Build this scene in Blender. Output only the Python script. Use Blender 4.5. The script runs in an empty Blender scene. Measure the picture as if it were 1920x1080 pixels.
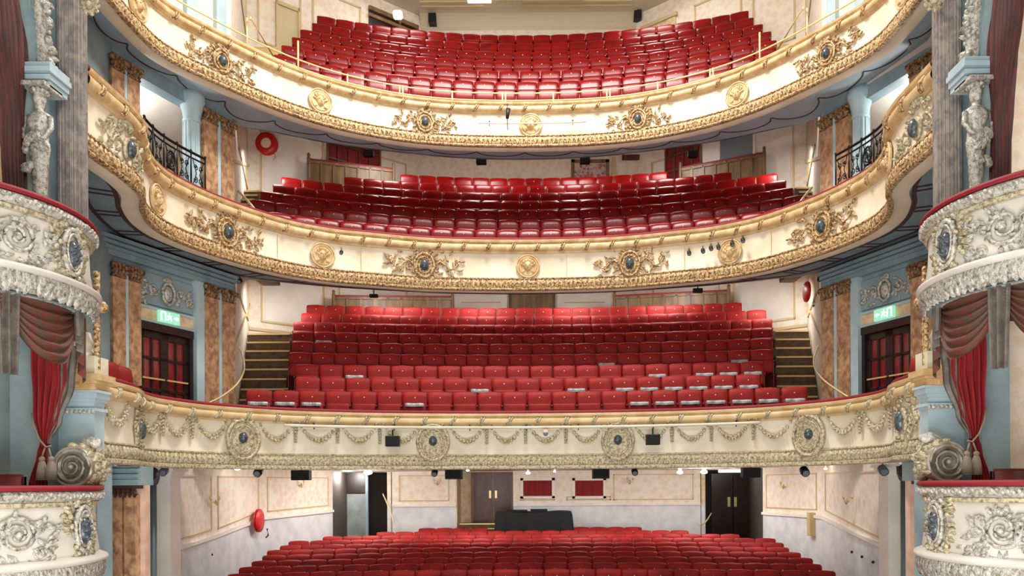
import bpy, bmesh, math, random
from mathutils import Vector, Matrix
random.seed(7)
PI = math.pi
sin, cos = math.sin, math.cos
SC = bpy.context.scene
COL = SC.collection
# ------------------------------------------------------------------ camera
F, CX, CY, ROLL, EX, EZ = 1460.0, 1020.0, 908.0, 0.0058, 0.41, 3.0
cam_data = bpy.data.cameras.new('camera')
cam = bpy.data.objects.new('camera', cam_data); COL.objects.link(cam)
cam.location = (EX, 0, EZ)
cam.rotation_mode = 'QUATERNION'
cam.rotation_quaternion = (Matrix.Rotation(PI/2, 3, 'X') @ Matrix.Rotation(-ROLL, 3, 'Z')).to_quaternion()
cam_data.sensor_fit = 'HORIZONTAL'; cam_data.sensor_width = 36
cam_data.lens = 36*F/1920
cam_data.shift_x = -(CX-960)/1920
cam_data.shift_y = (CY-540)/1920
cam_data.clip_end = 200
SC.camera = cam
def und(px, py):
    return px-ROLL*(py-CY), py+ROLL*(px-CX)
def at(px, py, Y):                       # the point of the place that stands at depth Y
    u, v = und(px, py)
    return Vector((EX+(u-CX)*Y/F, Y, EZ-(v-CY)*Y/F))
def pxof(X, Y, Z):
    u = CX+(X-EX)/Y*F; v = CY-(Z-EZ)/Y*F
    return u+ROLL*(v-CY)
# ------------------------------------------------------------------ world and light
SC.view_settings.view_transform = 'Standard'
SC.view_settings.look = 'None'
SC.view_settings.gamma = 1
SC.view_settings.exposure = 0.03
SC.view_settings.use_curve_mapping = False
w = bpy.data.worlds.new('house_light'); SC.world = w; w.use_nodes = True
w.node_tree.nodes['Background'].inputs[0].default_value = (1.0, 0.95, 0.88, 1)
w.node_tree.nodes['Background'].inputs[1].default_value = 0.55
def area(name, loc, target, size, power, col=(1, .965, .91), sy=None):
    d = bpy.data.lights.new(name, 'AREA'); d.energy = power; d.color = col
    d.shape = 'RECTANGLE'; d.size = size; d.size_y = sy or size
    o = bpy.data.objects.new(name, d); COL.objects.link(o); o.location = loc
    o.rotation_euler = (Vector(target)-Vector(loc)).to_track_quat('-Z', 'Y').to_euler()
    return o
def point(name, loc, power, col=(1, .965, .91), r=.08):
    d = bpy.data.lights.new(name, 'POINT'); d.energy = power; d.color = col; d.shadow_soft_size = r
    o = bpy.data.objects.new(name, d); COL.objects.link(o); o.location = loc
    return o
area('chandelier_light', (0, 13.0, 17.2), (0, 15.5, 6), 3.0, 1650)
area('stage_light', (0, 1.0, 9.5), (0, 20, 8), 6, 320, (1, .96, .9), 2.5)
area('soffit_fill', (0, 3.0, -.6), (0, 17, 10.5), 5, 420, (1, .97, .93), 2)  # unseen uplight added to brighten the balcony soffits
area('low_front_fill', (0, 0.5, 1.2), (0, 20, 5.0), 6, 430, (1, .96, .9), 1.5)  # unseen low fill added to lift the soffits and lower fronts
for x in (-4.2, -1.4, 1.4, 4.2):
    area('under_dress_light', (x, 20.5, 3.40), (x, 21.2, 0), .6, 85, (1, .96, .92))
for x in (-5.2, 5.2):
    area('under_dress_light', (x, 18.2, 3.40), (x*1.15, 18.4, 0), .6, 60, (1, .96, .92))
for x in (-3.8, -1.25, 1.25, 3.8):
    area('under_circle_light', (x, 21.3, 8.75), (x, 22.4, 5), .7, 55)
    area('under_gallery_light', (x, 21.6, 12.6), (x, 22.8, 8), .7, 50)
for s in (-1, 1):
    area('slip_light', (s*6.3, 20, 8.1), (s*6.8, 21, 5), .5, 40)
    area('slip_light', (s*6.4, 19.6, 11.4), (s*6.8, 21, 8), .5, 40)
    area('gallery_light', (s*3.5, 22.0, 17.6), (s*4.0, 21.5, 12), 1.0, 60)
# ------------------------------------------------------------------ materials
def S(r, g, b):
    f = lambda c: (c/255/12.92) if c/255 <= .04045 else ((c/255+.055)/1.055)**2.4
    return (f(r), f(g), f(b), 1)
def mat(name, col, rough=.6, metal=0, col2=None, scale=4, bump=0, bscale=40, stretch=None, detail=4, lo=.35, hi=.65, spec=.5, coat=0, emit=None, dist=0):
    m = bpy.data.materials.new(name); m.use_nodes = True
    nt = m.node_tree; n = nt.nodes; L = nt.links; b = n['Principled BSDF']
    b.inputs['Base Color'].default_value = col; b.inputs['Roughness'].default_value = rough; b.inputs['Metallic'].default_value = metal
    b.inputs['Specular IOR Level'].default_value = spec
    if coat: b.inputs['Coat Weight'].default_value = coat; b.inputs['Coat Roughness'].default_value = .25
    tc = n.new('ShaderNodeTexCoord')
    src = tc.outputs['Object']
    if stretch:
        mp = n.new('ShaderNodeMapping'); mp.inputs['Scale'].default_value = stretch; L.new(src, mp.inputs[0]); src = mp.outputs[0]
    if col2:
        t = n.new('ShaderNodeTexNoise'); t.inputs['Scale'].default_value = scale; t.inputs['Detail'].default_value = detail; t.inputs['Distortion'].default_value = dist
        L.new(src, t.inputs['Vector'])
        r = n.new('ShaderNodeValToRGB'); r.color_ramp.elements[0].position = lo; r.color_ramp.elements[1].position = hi
        r.color_ramp.elements[0].color = col; r.color_ramp.elements[1].color = col2
        L.new(t.outputs['Fac'], r.inputs[0]); L.new(r.outputs[0], b.inputs['Base Color'])
    if bump:
        t2 = n.new('ShaderNodeTexNoise'); t2.inputs['Scale'].default_value = bscale; L.new(src, t2.inputs['Vector'])
        bu = n.new('ShaderNodeBump'); bu.inputs['Strength'].default_value = bump; bu.inputs['Distance'].default_value = .02
        L.new(t2.outputs['Fac'], bu.inputs['Height']); L.new(bu.outputs[0], b.inputs['Normal'])
    if emit:
        b.inputs['Emission Color'].default_value = emit[0]; b.inputs['Emission Strength'].default_value = emit[1]
    return m
def damask(name, c1, c2, sc=3.0):
    m = mat(name, c1, .7); nt = m.node_tree; n = nt.nodes; L = nt.links; b = n['Principled BSDF']
    tc = n.new('ShaderNodeTexCoord')
    v = n.new('ShaderNodeTexVoronoi'); v.inputs['Scale'].default_value = sc; v.inputs['Randomness'].default_value = .85
    no = n.new('ShaderNodeTexNoise'); no.inputs['Scale'].default_value = sc*4; no.inputs['Detail'].default_value = 2
    L.new(tc.outputs['Object'], v.inputs['Vector']); L.new(tc.outputs['Object'], no.inputs['Vector'])
    ma = n.new('ShaderNodeMath'); ma.operation = 'MULTIPLY'; L.new(v.outputs['Distance'], ma.inputs[0]); L.new(no.outputs['Fac'], ma.inputs[1])
    r = n.new('ShaderNodeValToRGB'); r.color_ramp.elements[0].position = .12; r.color_ramp.elements[1].position = .33
    r.color_ramp.elements[0].color = c2; r.color_ramp.elements[1].color = c1
    L.new(ma.outputs[0], r.inputs[0]); L.new(r.outputs[0], b.inputs['Base Color'])
    return m
CREAM = mat('cream_plaster', S(240, 228, 205), .55, col2=S(226, 208, 178), scale=1.6, bump=.15, bscale=18)
IVORY = mat('ivory_plaster', S(232, 226, 206), .55, col2=S(214, 206, 180), scale=2, bump=.15, bscale=18)
GILT = mat('old_gilding', S(218, 186, 136), .5, .1, col2=S(112, 74, 38), scale=26, bump=.45, bscale=50, lo=.42, hi=.62)
CAPITAL = mat('dark_bronze_gilding', S(158, 120, 78), .5, .1, col2=S(70, 46, 32), scale=20, bump=.4, bscale=50, lo=.4, hi=.62)
GILT_RAIL = mat('gilt_cornice', S(222, 196, 150), .5, .05, col2=S(196, 160, 108), scale=6, bump=.15, bscale=30)
GILT_PALE = mat('pale_gilding', S(208, 198, 166), .5, .08, col2=S(116, 100, 66), scale=26, bump=.5, bscale=60, lo=.42, hi=.72)
SILVER = mat('tarnished_silver_gilding', S(206, 204, 194), .42, .2, col2=S(104, 88, 64), scale=24, bump=.5, bscale=60, lo=.42, hi=.75)
SMOOTHSIL = mat('worn_silver_grey_gilding', S(196, 192, 180), .35, .3, col2=S(140, 130, 112), scale=8, bump=.1)
BOXCREAM = mat('box_front_paint', S(224, 220, 212), .5, col2=S(206, 202, 192), scale=2)
JEWEL = mat('dark_slate_boss', S(92, 104, 112), .3, .1, col2=S(52, 58, 66), scale=30)
BLUE = mat('grey_blue_paint', S(146, 168, 176), .5, col2=S(126, 149, 158), scale=2.5, bump=.1)
BLUELITE = mat('pale_blue_paint', S(184, 206, 214), .5, col2=S(168, 192, 200), scale=2.5)
SOFF = mat('grey_soffit_paint', S(180, 200, 210), .6, col2=S(164, 184, 194), scale=2)
BROWNRIB = mat('dark_brown_rib', S(84, 52, 42), .5, col2=S(60, 38, 32), scale=14)
MARBLE = mat('brown_scagliola', S(204, 164, 122), .35, col2=S(142, 100, 76), scale=9, detail=12, stretch=(1, 1, .85), lo=.34, hi=.66, dist=.5)
MARBLE_G = mat('grey_scagliola', S(164, 152, 142), .4, col2=S(116, 112, 112), scale=9, detail=12, stretch=(1, 1, .8), lo=.35, hi=.65, dist=.8)
PINKM = mat('pink_marble', S(226, 196, 176), .35, col2=S(206, 170, 150), scale=6, detail=8)
GREYM = mat('pale_grey_marble', S(228, 230, 230), .35, col2=S(208, 212, 214), scale=3, detail=9, lo=.4, hi=.65)
WHITE = mat('white_plaster', S(240, 234, 224), .55, col2=S(230, 222, 210), scale=2)
PAPER = damask('cream_damask_wallpaper', S(240, 231, 214), S(233, 212, 192), 5.5)
PAPER_D = damask('ochre_damask_wallpaper', S(228, 208, 172), S(212, 180, 142), 5.5)
PANEL = mat('pale_panel_paint', S(238, 232, 222), .6, col2=S(228, 222, 210), scale=3)
BEAD = mat('tan_bead_moulding', S(206, 184, 140), .5)
VELVET = mat('red_seat_velvet', S(164, 26, 22), .6, col2=S(128, 16, 14), scale=3, spec=.3)
VINYL = mat('red_seat_leathercloth', S(136, 8, 8), .3, col2=S(106, 5, 6), scale=3, spec=.3)
REDRAIL = mat('crimson_rail_velvet', S(136, 18, 34), .6, bump=.2)
CARPET = mat('dark_red_carpet', S(92, 18, 20), .9, bump=.3, bscale=90)
SEATWOOD = mat('dark_seat_wood', S(96, 28, 22), .4)
IRON = mat('black_iron', S(30, 28, 30), .4, .6)
IRONBLUE = mat('dark_blue_grey_iron', S(88, 100, 108), .4, .2)
BLACK = mat('black_plastic', S(16, 16, 18), .5)
BLACKCLOTH = mat('black_cloth', S(20, 22, 24), .85, bump=.3)
BRASS = mat('brass', S(226, 200, 146), .35, .45)
BRASSPAINT = mat('cream_gold_rail_paint', S(232, 208, 150), .35, .2)
WOOD = mat('brown_oak', S(142, 112, 76), .45, col2=S(108, 82, 54), scale=8, stretch=(1, 1, .2))
MAHOG = mat('mahogany', S(104, 70, 56), .4, col2=S(80, 52, 42), scale=8, stretch=(1, 1, .15))
DARKWOOD = mat('dark_door_wood', S(46, 26, 22), .35, col2=S(34, 18, 16), scale=8)
REDCLOTH = mat('red_curtain_cloth', S(152, 22, 28), .7, col2=S(120, 14, 22), scale=8, stretch=(4, 4, .2), bump=.3, bscale=70)
OLDCLOTH = mat('old_brown_red_brocade', S(116, 54, 44), .6, col2=S(84, 72, 58), scale=7, stretch=(2, 2, .5), bump=.4, bscale=50)
GREYCLOTH = mat('taupe_brocade_lining', S(118, 110, 100), .6, col2=S(88, 82, 76), scale=7, bump=.3)
REDGLASS = mat('red_glass_with_reflection', S(140, 28, 34), .15, col2=S(100, 16, 22), scale=6, stretch=(5, 5, .3), spec=.8)  # red glass; on the slip doors the seats' reflection is in the colour
BOXRED = mat('box_chair_velvet', S(120, 24, 24), .6, col2=S(96, 36, 26), scale=5)
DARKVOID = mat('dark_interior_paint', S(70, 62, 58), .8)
GREYDOOR = mat('grey_blue_door_paint', S(142, 150, 152), .5, col2=S(120, 126, 126), scale=3)
FIRE = mat('fire_red', S(206, 28, 26), .35)
SILVERM = mat('steel', S(200, 205, 210), .3, .7)
ROPE = mat('taupe_tassel_silk', S(150, 138, 122), .6, bump=.4, bscale=80)
PLATE = mat('ivory_number_plate', S(240, 220, 190), .3)
SHEEN = mat('painted_seat_sheen', S(196, 206, 208), .5, col2=S(150, 152, 152), scale=9)  # seat-top sheen put into a pale colour
LAMPM = mat('lit_lamp_glass', S(255, 250, 240), .4, emit=((1, .96, .9, 1), 14))
LAMPSOFT = mat('lit_shade_glass', S(255, 250, 240), .4, emit=((1, .95, .88, 1), 4))
EXITG = mat('lit_exit_green', S(150, 214, 184), .4, emit=(S(150, 225, 190), .7))
EXITW = mat('lit_exit_white', S(240, 255, 250), .4, emit=((.95, 1, .97, 1), 1.1))
GLASSB = mat('blue_grey_glass', S(120, 136, 148), .15, spec=.8)
PICTURE = damask('floral_picture_paint', S(206, 184, 170), S(150, 90, 84), 9)
# ------------------------------------------------------------------ mesh helpers
def NB(): return bmesh.new()
def obj(name, bm, m, parent=None, smooth=False, recalc=True):
    if recalc: bmesh.ops.recalc_face_normals(bm, faces=bm.faces)
    me = bpy.data.meshes.new(name)
    bm.to_mesh(me); bm.free()
    if smooth:
        for p in me.polygons: p.use_smooth = True
    me.materials.append(m)
    o = bpy.data.objects.new(name, me); COL.objects.link(o)
    if parent: o.parent = parent; o.matrix_parent_inverse = Matrix.Translation(parent.location).inverted() if parent.rotation_euler.z == 0 else parent.matrix_basis.inverted()
    return o
def tag(o, label=None, cat=None, group=None, kind=None):
    if label: o['label'] = label
    if cat: o['category'] = cat
    if group: o['group'] = group
    if kind: o['kind'] = kind
    return o
def empty(name, loc, label, cat, group=None, rz=0):
    o = bpy.data.objects.new(name, None); COL.objects.link(o); o.location = loc; o.rotation_euler = (0, 0, rz)
    o.empty_display_size = .1
    return tag(o, label, cat, group)
def struct(name, bm, m, parent=None, smooth=False):
    o = obj(name, bm, m, parent, smooth)
    if not parent: o['kind'] = 'structure'
    return o
def box(bm, x0, x1, y0, y1, z0, z1):
    v = [bm.verts.new(p) for p in ((x0, y0, z0), (x1, y0, z0), (x1, y1, z0), (x0, y1, z0), (x0, y0, z1), (x1, y0, z1), (x1, y1, z1), (x0, y1, z1))]
    for f in ((0, 3, 2, 1), (4, 5, 6, 7), (0, 1, 5, 4), (1, 2, 6, 5), (2, 3, 7, 6), (3, 0, 4, 7)): bm.faces.new([v[i] for i in f])
    return v
def obox(bm, p0, p1, t, z0, z1, z0b=None, z1b=None, side=1):
    """a wall-like box from plan point p0 to p1, thickness t to the left of the way (side=1)"""
    d = Vector((p1[0]-p0[0], p1[1]-p0[1])); d.normalize(); n = Vector((-d.y, d.x))*t*side
    z0b = z0 if z0b is None else z0b; z1b = z1 if z1b is None else z1b
    pts = [(p0[0], p0[1], z0), (p1[0], p1[1], z0b), (p1[0]+n.x, p1[1]+n.y, z0b), (p0[0]+n.x, p0[1]+n.y, z0),
           (p0[0], p0[1], z1), (p1[0], p1[1], z1b), (p1[0]+n.x, p1[1]+n.y, z1b), (p0[0]+n.x, p0[1]+n.y, z1)]
    v = [bm.verts.new(p) for p in pts]
    for f in ((0, 3, 2, 1), (4, 5, 6, 7), (0, 1, 5, 4), (1, 2, 6, 5), (2, 3, 7, 6), (3, 0, 4, 7)): bm.faces.new([v[i] for i in f])
def tube(bm, pts, r, n=8, closed=False, caps=True):
    rs = r if isinstance(r, (list, tuple)) else [r]*len(pts)
    P = [Vector(p) for p in pts]; rings = []; N = len(P)
    up = Vector((0, 0, 1))
    for i, p in enumerate(P):
        a = P[(i-1) % N] if (closed or i > 0) else p; b = P[(i+1) % N] if (closed or i < N-1) else p
        d = (b-a)
        if d.length < 1e-9: d = Vector((0, 0, 1))
        d.normalize()
        x = d.cross(up)
        if x.length < .05: x = d.cross(Vector((0, 1, 0)))
        x.normalize(); y = x.cross(d)
        rings.append([bm.verts.new(p+(x*cos(2*PI*k/n)+y*sin(2*PI*k/n))*rs[i]) for k in range(n)])
    for i in range(N if closed else N-1):
        a, b = rings[i], rings[(i+1) % N]
        for k in range(n): bm.faces.new((a[k], a[(k+1) % n], b[(k+1) % n], b[k]))
    if not closed and caps:
        bm.faces.new(rings[0]); bm.faces.new(rings[-1])
def lathe(bm, c, prof, n=16, axis='Z', a0=0, a1=2*PI, sy=1.0):
    full = abs(a1-a0-2*PI) < 1e-6
    cols = []
    m = n if full else n+1
    for k in range(m):
        a = a0+(a1-a0)*k/n
        ring = []
        for r, z in prof:
            if axis == 'Z': p = (c[0]+r*cos(a), c[1]+r*sin(a)*sy, c[2]+z)
            elif axis == 'Y': p = (c[0]+r*cos(a), c[1]+z, c[2]+r*sin(a))
            else: p = (c[0]+z, c[1]+r*cos(a), c[2]+r*sin(a))
            ring.append(bm.verts.new(p))
        cols.append(ring)
    for k in range(n):
        a, b = cols[k], cols[(k+1) % m]
        for i in range(len(prof)-1): bm.faces.new((a[i], b[i], b[i+1], a[i+1]))
    if full:
        for i in (0, -1):
            if prof[i][0] > 1e-5: bm.faces.new([cc[i] for cc in cols])
    bmesh.ops.remove_doubles(bm, verts=bm.verts, dist=1e-5)
def ball(bm, c, r, n=8, m=6, sc=(1, 1, 1)):
    rows = []
    for j in range(1, m):
        t = PI*j/m
        rows.append([bm.verts.new((c[0]+r*sc[0]*sin(t)*cos(2*PI*k/n), c[1]+r*sc[1]*sin(t)*sin(2*PI*k/n), c[2]+r*sc[2]*cos(t))) for k in range(n)])
    a = bm.verts.new((c[0], c[1], c[2]+r*sc[2])); b = bm.verts.new((c[0], c[1], c[2]-r*sc[2]))
    for k in range(n):
        bm.faces.new((a, rows[0][k], rows[0][(k+1) % n])); bm.faces.new((b, rows[-1][(k+1) % n], rows[-1][k]))
        for j in range(m-2): bm.faces.new((rows[j][k], rows[j+1][k], rows[j+1][(k+1) % n], rows[j][(k+1) % n]))
def grid(bm, rows, closed=False):
    vs = [[bm.verts.new(p) for p in r] for r in rows]
    for i in range(len(vs)-1):
        for j in range(len(vs[i])-1): bm.faces.new((vs[i][j], vs[i][j+1], vs[i+1][j+1], vs[i+1][j]))
        if closed: bm.faces.new((vs[i][-1], vs[i][0], vs[i+1][0], vs[i+1][-1]))
    return vs
# ------------------------------------------------------------------ relief ornament, drawn in (along, out, up)
def leaf(bm, x, z, ang, L, W, h, y0=0):
    ca, sa = cos(ang), sin(ang); rows = []
    for i in range(6):
        t = i/5; ww = W*(sin(PI*min(1, t*.93+.06))**.7)*(1+.22*(-1)**i if 0 < i < 5 else 1)
        hh = h*(.35+.65*sin(PI*t*.9)+.3*t*t)
        row = []
        for s_, k in ((-1, 0), (-.5, 1), (0, .6), (.5, 1), (1, 0)):
            lx, lz = t*L, s_*ww/2
            row.append((x+lx*ca-lz*sa, y0+hh*k, z+lx*sa+lz*ca))
        rows.append(row)
    grid(bm, rows)
def spiral(bm, x, z, r, turns, a0, dirn, th, y0=.0, n=6):
    pts = []; rs = []
    N = int(14*turns)+2
    for i in range(N):
        t = i/(N-1); rr = r*(1-.82*t); a = a0+dirn*t*turns*2*PI
        pts.append((x+rr*cos(a), y0+th*.6, z+rr*sin(a))); rs.append(th*(1-.35*t))
    tube(bm, pts, rs, n)
    ball(bm, (x, y0+th, z), th*1.6, 8, 5)
def boss(bm, x, z, rx, rz, h, y0=0, n=14):
    rows = []
    for j in range(5):
        t = j/4*PI/2
        rows.append([(x+rx*cos(t)*cos(2*PI*k/n), y0+h*sin(t), z+rz*cos(t)*sin(2*PI*k/n)) for k in range(n)])
    grid(bm, rows[:4], True)
    c = bm.verts.new((x, y0+h, z)); bm.verts.ensure_lookup_table()
    last = list(bm.verts)[-1-n:-1]
    for k in range(n): bm.faces.new((last[k], last[(k+1) % n], c))
def oring(bm, x, z, rx, rz, th, y0=0, n=22):
    tube(bm, [(x+rx*cos(2*PI*k/n), y0+th*.5, z+rz*sin(2*PI*k/n)) for k in range(n)], th, 6, True)
def plate(bm, x, z, rx, rz, h, y0=0, n=22):
    grid(bm, [[(x+a*rx*cos(2*PI*k/n), y0+b, z+a*rz*sin(2*PI*k/n)) for k in range(n)] for a, b in ((1, 0), (1, h), (.9, h*1.2), (.01, h*1.2))], True)
class Curve:
    def __init__(s, half=None, pts=None, step=.1, nrm=1):
        if half: pts = [(-x, y) for x, y in reversed(half)]+[p for p in half if p[0] > 1e-6]
        P = [Vector(p) for p in pts]; out = []
        for i in range(len(P)-1):
            a = P[i-1] if i else P[0]*2-P[1]; b, c = P[i], P[i+1]; d = P[i+2] if i+2 < len(P) else P[-1]*2-P[-2]
            for k in range(24):
                t = k/24
                out.append(.5*((2*b)+(c-a)*t+(2*a-5*b+4*c-d)*t*t+(3*b-a-3*c+d)*t**3))
        out.append(P[-1])
        L = [0]
        for i in range(1, len(out)): L.append(L[-1]+(out[i]-out[i-1]).length)
        s.L = L[-1]; s.N = max(8, int(s.L/step)); s.P = []; j = 0
        for i in range(s.N+1):
            q = s.L*i/s.N
            while j < len(L)-2 and L[j+1] < q: j += 1
            f = (q-L[j])/max(1e-9, L[j+1]-L[j]); s.P.append(out[j].lerp(out[j+1], min(1, f)))
        s.T = []
        for i in range(s.N+1):
            d = s.P[min(s.N, i+1)]-s.P[max(0, i-1)]; d.normalize(); s.T.append(d)
        s.sg = nrm
    def pos(s, q):
        f = max(0, min(s.N-1e-6, q/s.L*s.N)); i = int(f); f -= i
        p = s.P[i].lerp(s.P[i+1], f); t = s.T[i].lerp(s.T[i+1], f); t.normalize()
        over = q-s.L if q > s.L else (q if q < 0 else 0)
        return p+t*over, t, Vector((t.y, -t.x))*s.sg
    def find(s, px, z, y=0):
        best = None
        for i in range(s.N*4+1):
            q = s.L*i/(s.N*4); p, t, n = s.pos(q); e = abs(pxof(p.x+n.x*y, p.y+n.y*y, z)-px)
            if best is None or e < best[0]: best = (e, q)
        return best[1]
    def bend(s, bm, q0, y0, z0):
        for v in bm.verts:
            p, t, n = s.pos(q0+v.co.x); d = y0+v.co.y
            v.co = Vector((p.x+n.x*d, p.y+n.y*d, z0+v.co.z))
        return bm
    def sweep(s, bm, prof, q0=0, q1=None, caps=True, n=None):
        q1 = s.L if q1 is None else q1; n = n or max(2, int((q1-q0)/.12))
        rows = []
        for i in range(n+1):
            p, t, nn = s.pos(q0+(q1-q0)*i/n)
            rows.append([(p.x+nn.x*d, p.y+nn.y*d, z) for d, z in prof])
        vs = grid(bm, rows)
        return vs
def cartouche(rng, big=1.0, spray=.55, tall=1.0, crest=True, frame=True):
    """relief with a round wreath, scrolls and leaf sprays; returns (frame_bm, leaf_bm, boss_bm)"""
    fr, lf, bo = NB(), NB(), NB()
    k = big
    if frame:
        oring(fr, 0, 0, .15*k, .17*k*tall, .02*k, .03)
        oring(fr, 0, 0, .1*k, .115*k*tall, .012*k, .05)
        plate(fr, 0, 0, .145*k, .165*k*tall, .03)
    else: plate(fr, 0, 0, .09*k, .1*k*tall, .03)
    boss(bo, 0, 0, .068*k, .08*k*tall, .06*k, .04)
    for s_ in (-1, 1):
        spiral(fr, s_*.13*k, -.19*k*tall, .065*k, 1.3, PI/2, s_, .014*k)
        spiral(fr, s_*.11*k, .2*k*tall, .05*k, 1.2, -PI/2, -s_, .012*k)
    for i in range(26):
        a = 2*PI*i/26+.1; rr = rng.uniform(.85, 1.12)
        leaf(lf, .165*k*rr*cos(a), .185*k*rr*sin(a)*tall, a+rng.uniform(-.6, .6), rng.uniform(.06, .11)*k, .045*k, .045)
    if crest:
        for a in (-1, -.7, -.35, 0, .35, .7, 1): leaf(lf, 0, .17*k*tall, PI/2+a, .14*k, .04*k, .055)
    for s_ in (-1, 1):
        for i in range(int(34*spray)):
            t = rng.uniform(0, 1); env = (1-t*.35)
            x = s_*(.2+(spray-.05)*t)*k; z = rng.uniform(-.19, .2)*env*k*tall
            leaf(lf, x, z, (0 if s_ > 0 else PI)+rng.uniform(-1.4, 1.4), rng.uniform(.07, .13)*k, rng.uniform(.025, .045)*k, .04)
        for j in range(3):
            x = s_*(.24+spray*.3*j)*k; z = (.06, -.07, .03)[j]*k
            spiral(lf, x, z, .055*k, 1.3, rng.uniform(0, 6), s_, .011*k)
        tube(lf, [(s_*(.17+spray*.85*u)*k, .03, .07*k*sin(u*7)) for u in (0, .2, .4, .6, .8, 1)], [.016*k, .015*k, .014*k, .012*k, .01*k, .005*k], 6)
    return fr, lf, bo
def medallion(r):
    bm = NB()
    plate(bm, 0, 0, r, r, .025); oring(bm, 0, 0, r*.97, r*.97, .02, .02); oring(bm, 0, 0, r*.78, r*.78, .01, .03)
    boss(bm, 0, 0, r*.36, r*.46, .075, .02); boss(bm, 0, -r*.06, r*.08, r*.2, .05, .075)      # head, nose
    for s_ in (-1, 1):
        boss(bm, s_*r*.16, r*.1, r*.08, r*.05, .03, .075); boss(bm, s_*r*.34, r*.05, r*.1, r*.14, .05, .02)
        leaf(bm, s_*r*.25, -r*.3, -PI/2+s_*.8, r*.4, r*.2, .04, .02)
    boss(bm, 0, -r*.26, r*.13, r*.05, .03, .07)
    for i in range(7): leaf(bm, r*.3*cos(.25+i*.44), r*.36*sin(.25+i*.44), .25+i*.44, r*.36, r*.22, .04, .02)
    return bm
def swag(rng, wdt, drop):
    bm = NB(); n = max(7, int(wdt/.06))
    for i in range(n+1):
        t = i/n*2-1; x = t*wdt/2; z = -drop*(1-t*t)
        rr = .026+.022*(1-t*t)
        ball(bm, (x, .03+rr*.3, z), rr*rng.uniform(.85, 1.1), 7, 5)
        ball(bm, (x+.012, .045+rr*.6, z-rr*.6), rr*.6, 6, 4)
        ball(bm, (x-.012, .045+rr*.6, z+rr*.5), rr*.55, 6, 4)
    for s_ in (-1, 1): leaf(bm, s_*wdt/2, .02, PI/2, .07, .06, .05)
    return bm
def pendant(rng, L, crown):
    bm = NB(); n = int(L/.05)
    for i in range(n):
        t = i/n
        ball(bm, (rng.uniform(-.008, .008), .03, -t*L), .028*(1-.5*t), 6, 4)
        for s_ in (-1, 1): leaf(bm, 0, -t*L, -PI/2+s_*.9, .06*(1-.4*t), .035, .03)
    if crown:
        oring(bm, 0, .07, .085, .035, .02, .03)
        for i in range(5): ball(bm, (-.07+.035*i, .07, .1-.012*abs(i-2)), .018, 6, 4)
    else:
        for i in range(5): leaf(bm, 0, 0, PI/2-.9+i*.45, .1, .05, .04)
    return bm
# ------------------------------------------------------------------ the plan
A_, B_, C_, D_ = (7.25, 13.9), (6.2, 16.6), (7.6, 21.2), (3.4, 24.6)
OX = .19                                       # the right slip wall stands a little further out
half_up = [(0, 18), (2, 17.85), (3.6, 17.3), (4.86, 16.4), (5.9, 15.1), (6.45, 14.2), (6.56, 13.4), (6.55, 12.4), (6.45, 10.9), (6.3, 9.6)]
half_mid = [(0, 17.6), (2, 17.45), (3.5, 17.0), (4.2, 16.72), (5.0, 16.1), (5.75, 15.0), (6.17, 13.9), (6.2, 13.1), (5.98, 12.35), (5.7, 11.8), (5.6, 11.2), (5.6, 10.6), (5.6, 10.17)]
half_low = [(0, 15.5), (2, 15.35), (3.5, 15.0), (4.6, 14.45), (5.45, 13.5), (5.76, 12.6), (5.74, 11.85), (5.46, 11.1), (5.4, 10.5), (5.38, 10.15)]
CU, CM, CL = Curve(half_up), Curve(half_mid), Curve(half_low)
def strip(bm, ca, cb, za, zb, n=120, f0=0, f1=1):
    rows = []
    for i in range(n+1):
        f = f0+(f1-f0)*i/n
        a = ca.pos(ca.L*f)[0]; b = cb.pos(cb.L*f)[0]
        rows.append([(a.x, a.y, za), (b.x, b.y, zb)])
    grid(bm, rows)
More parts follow.
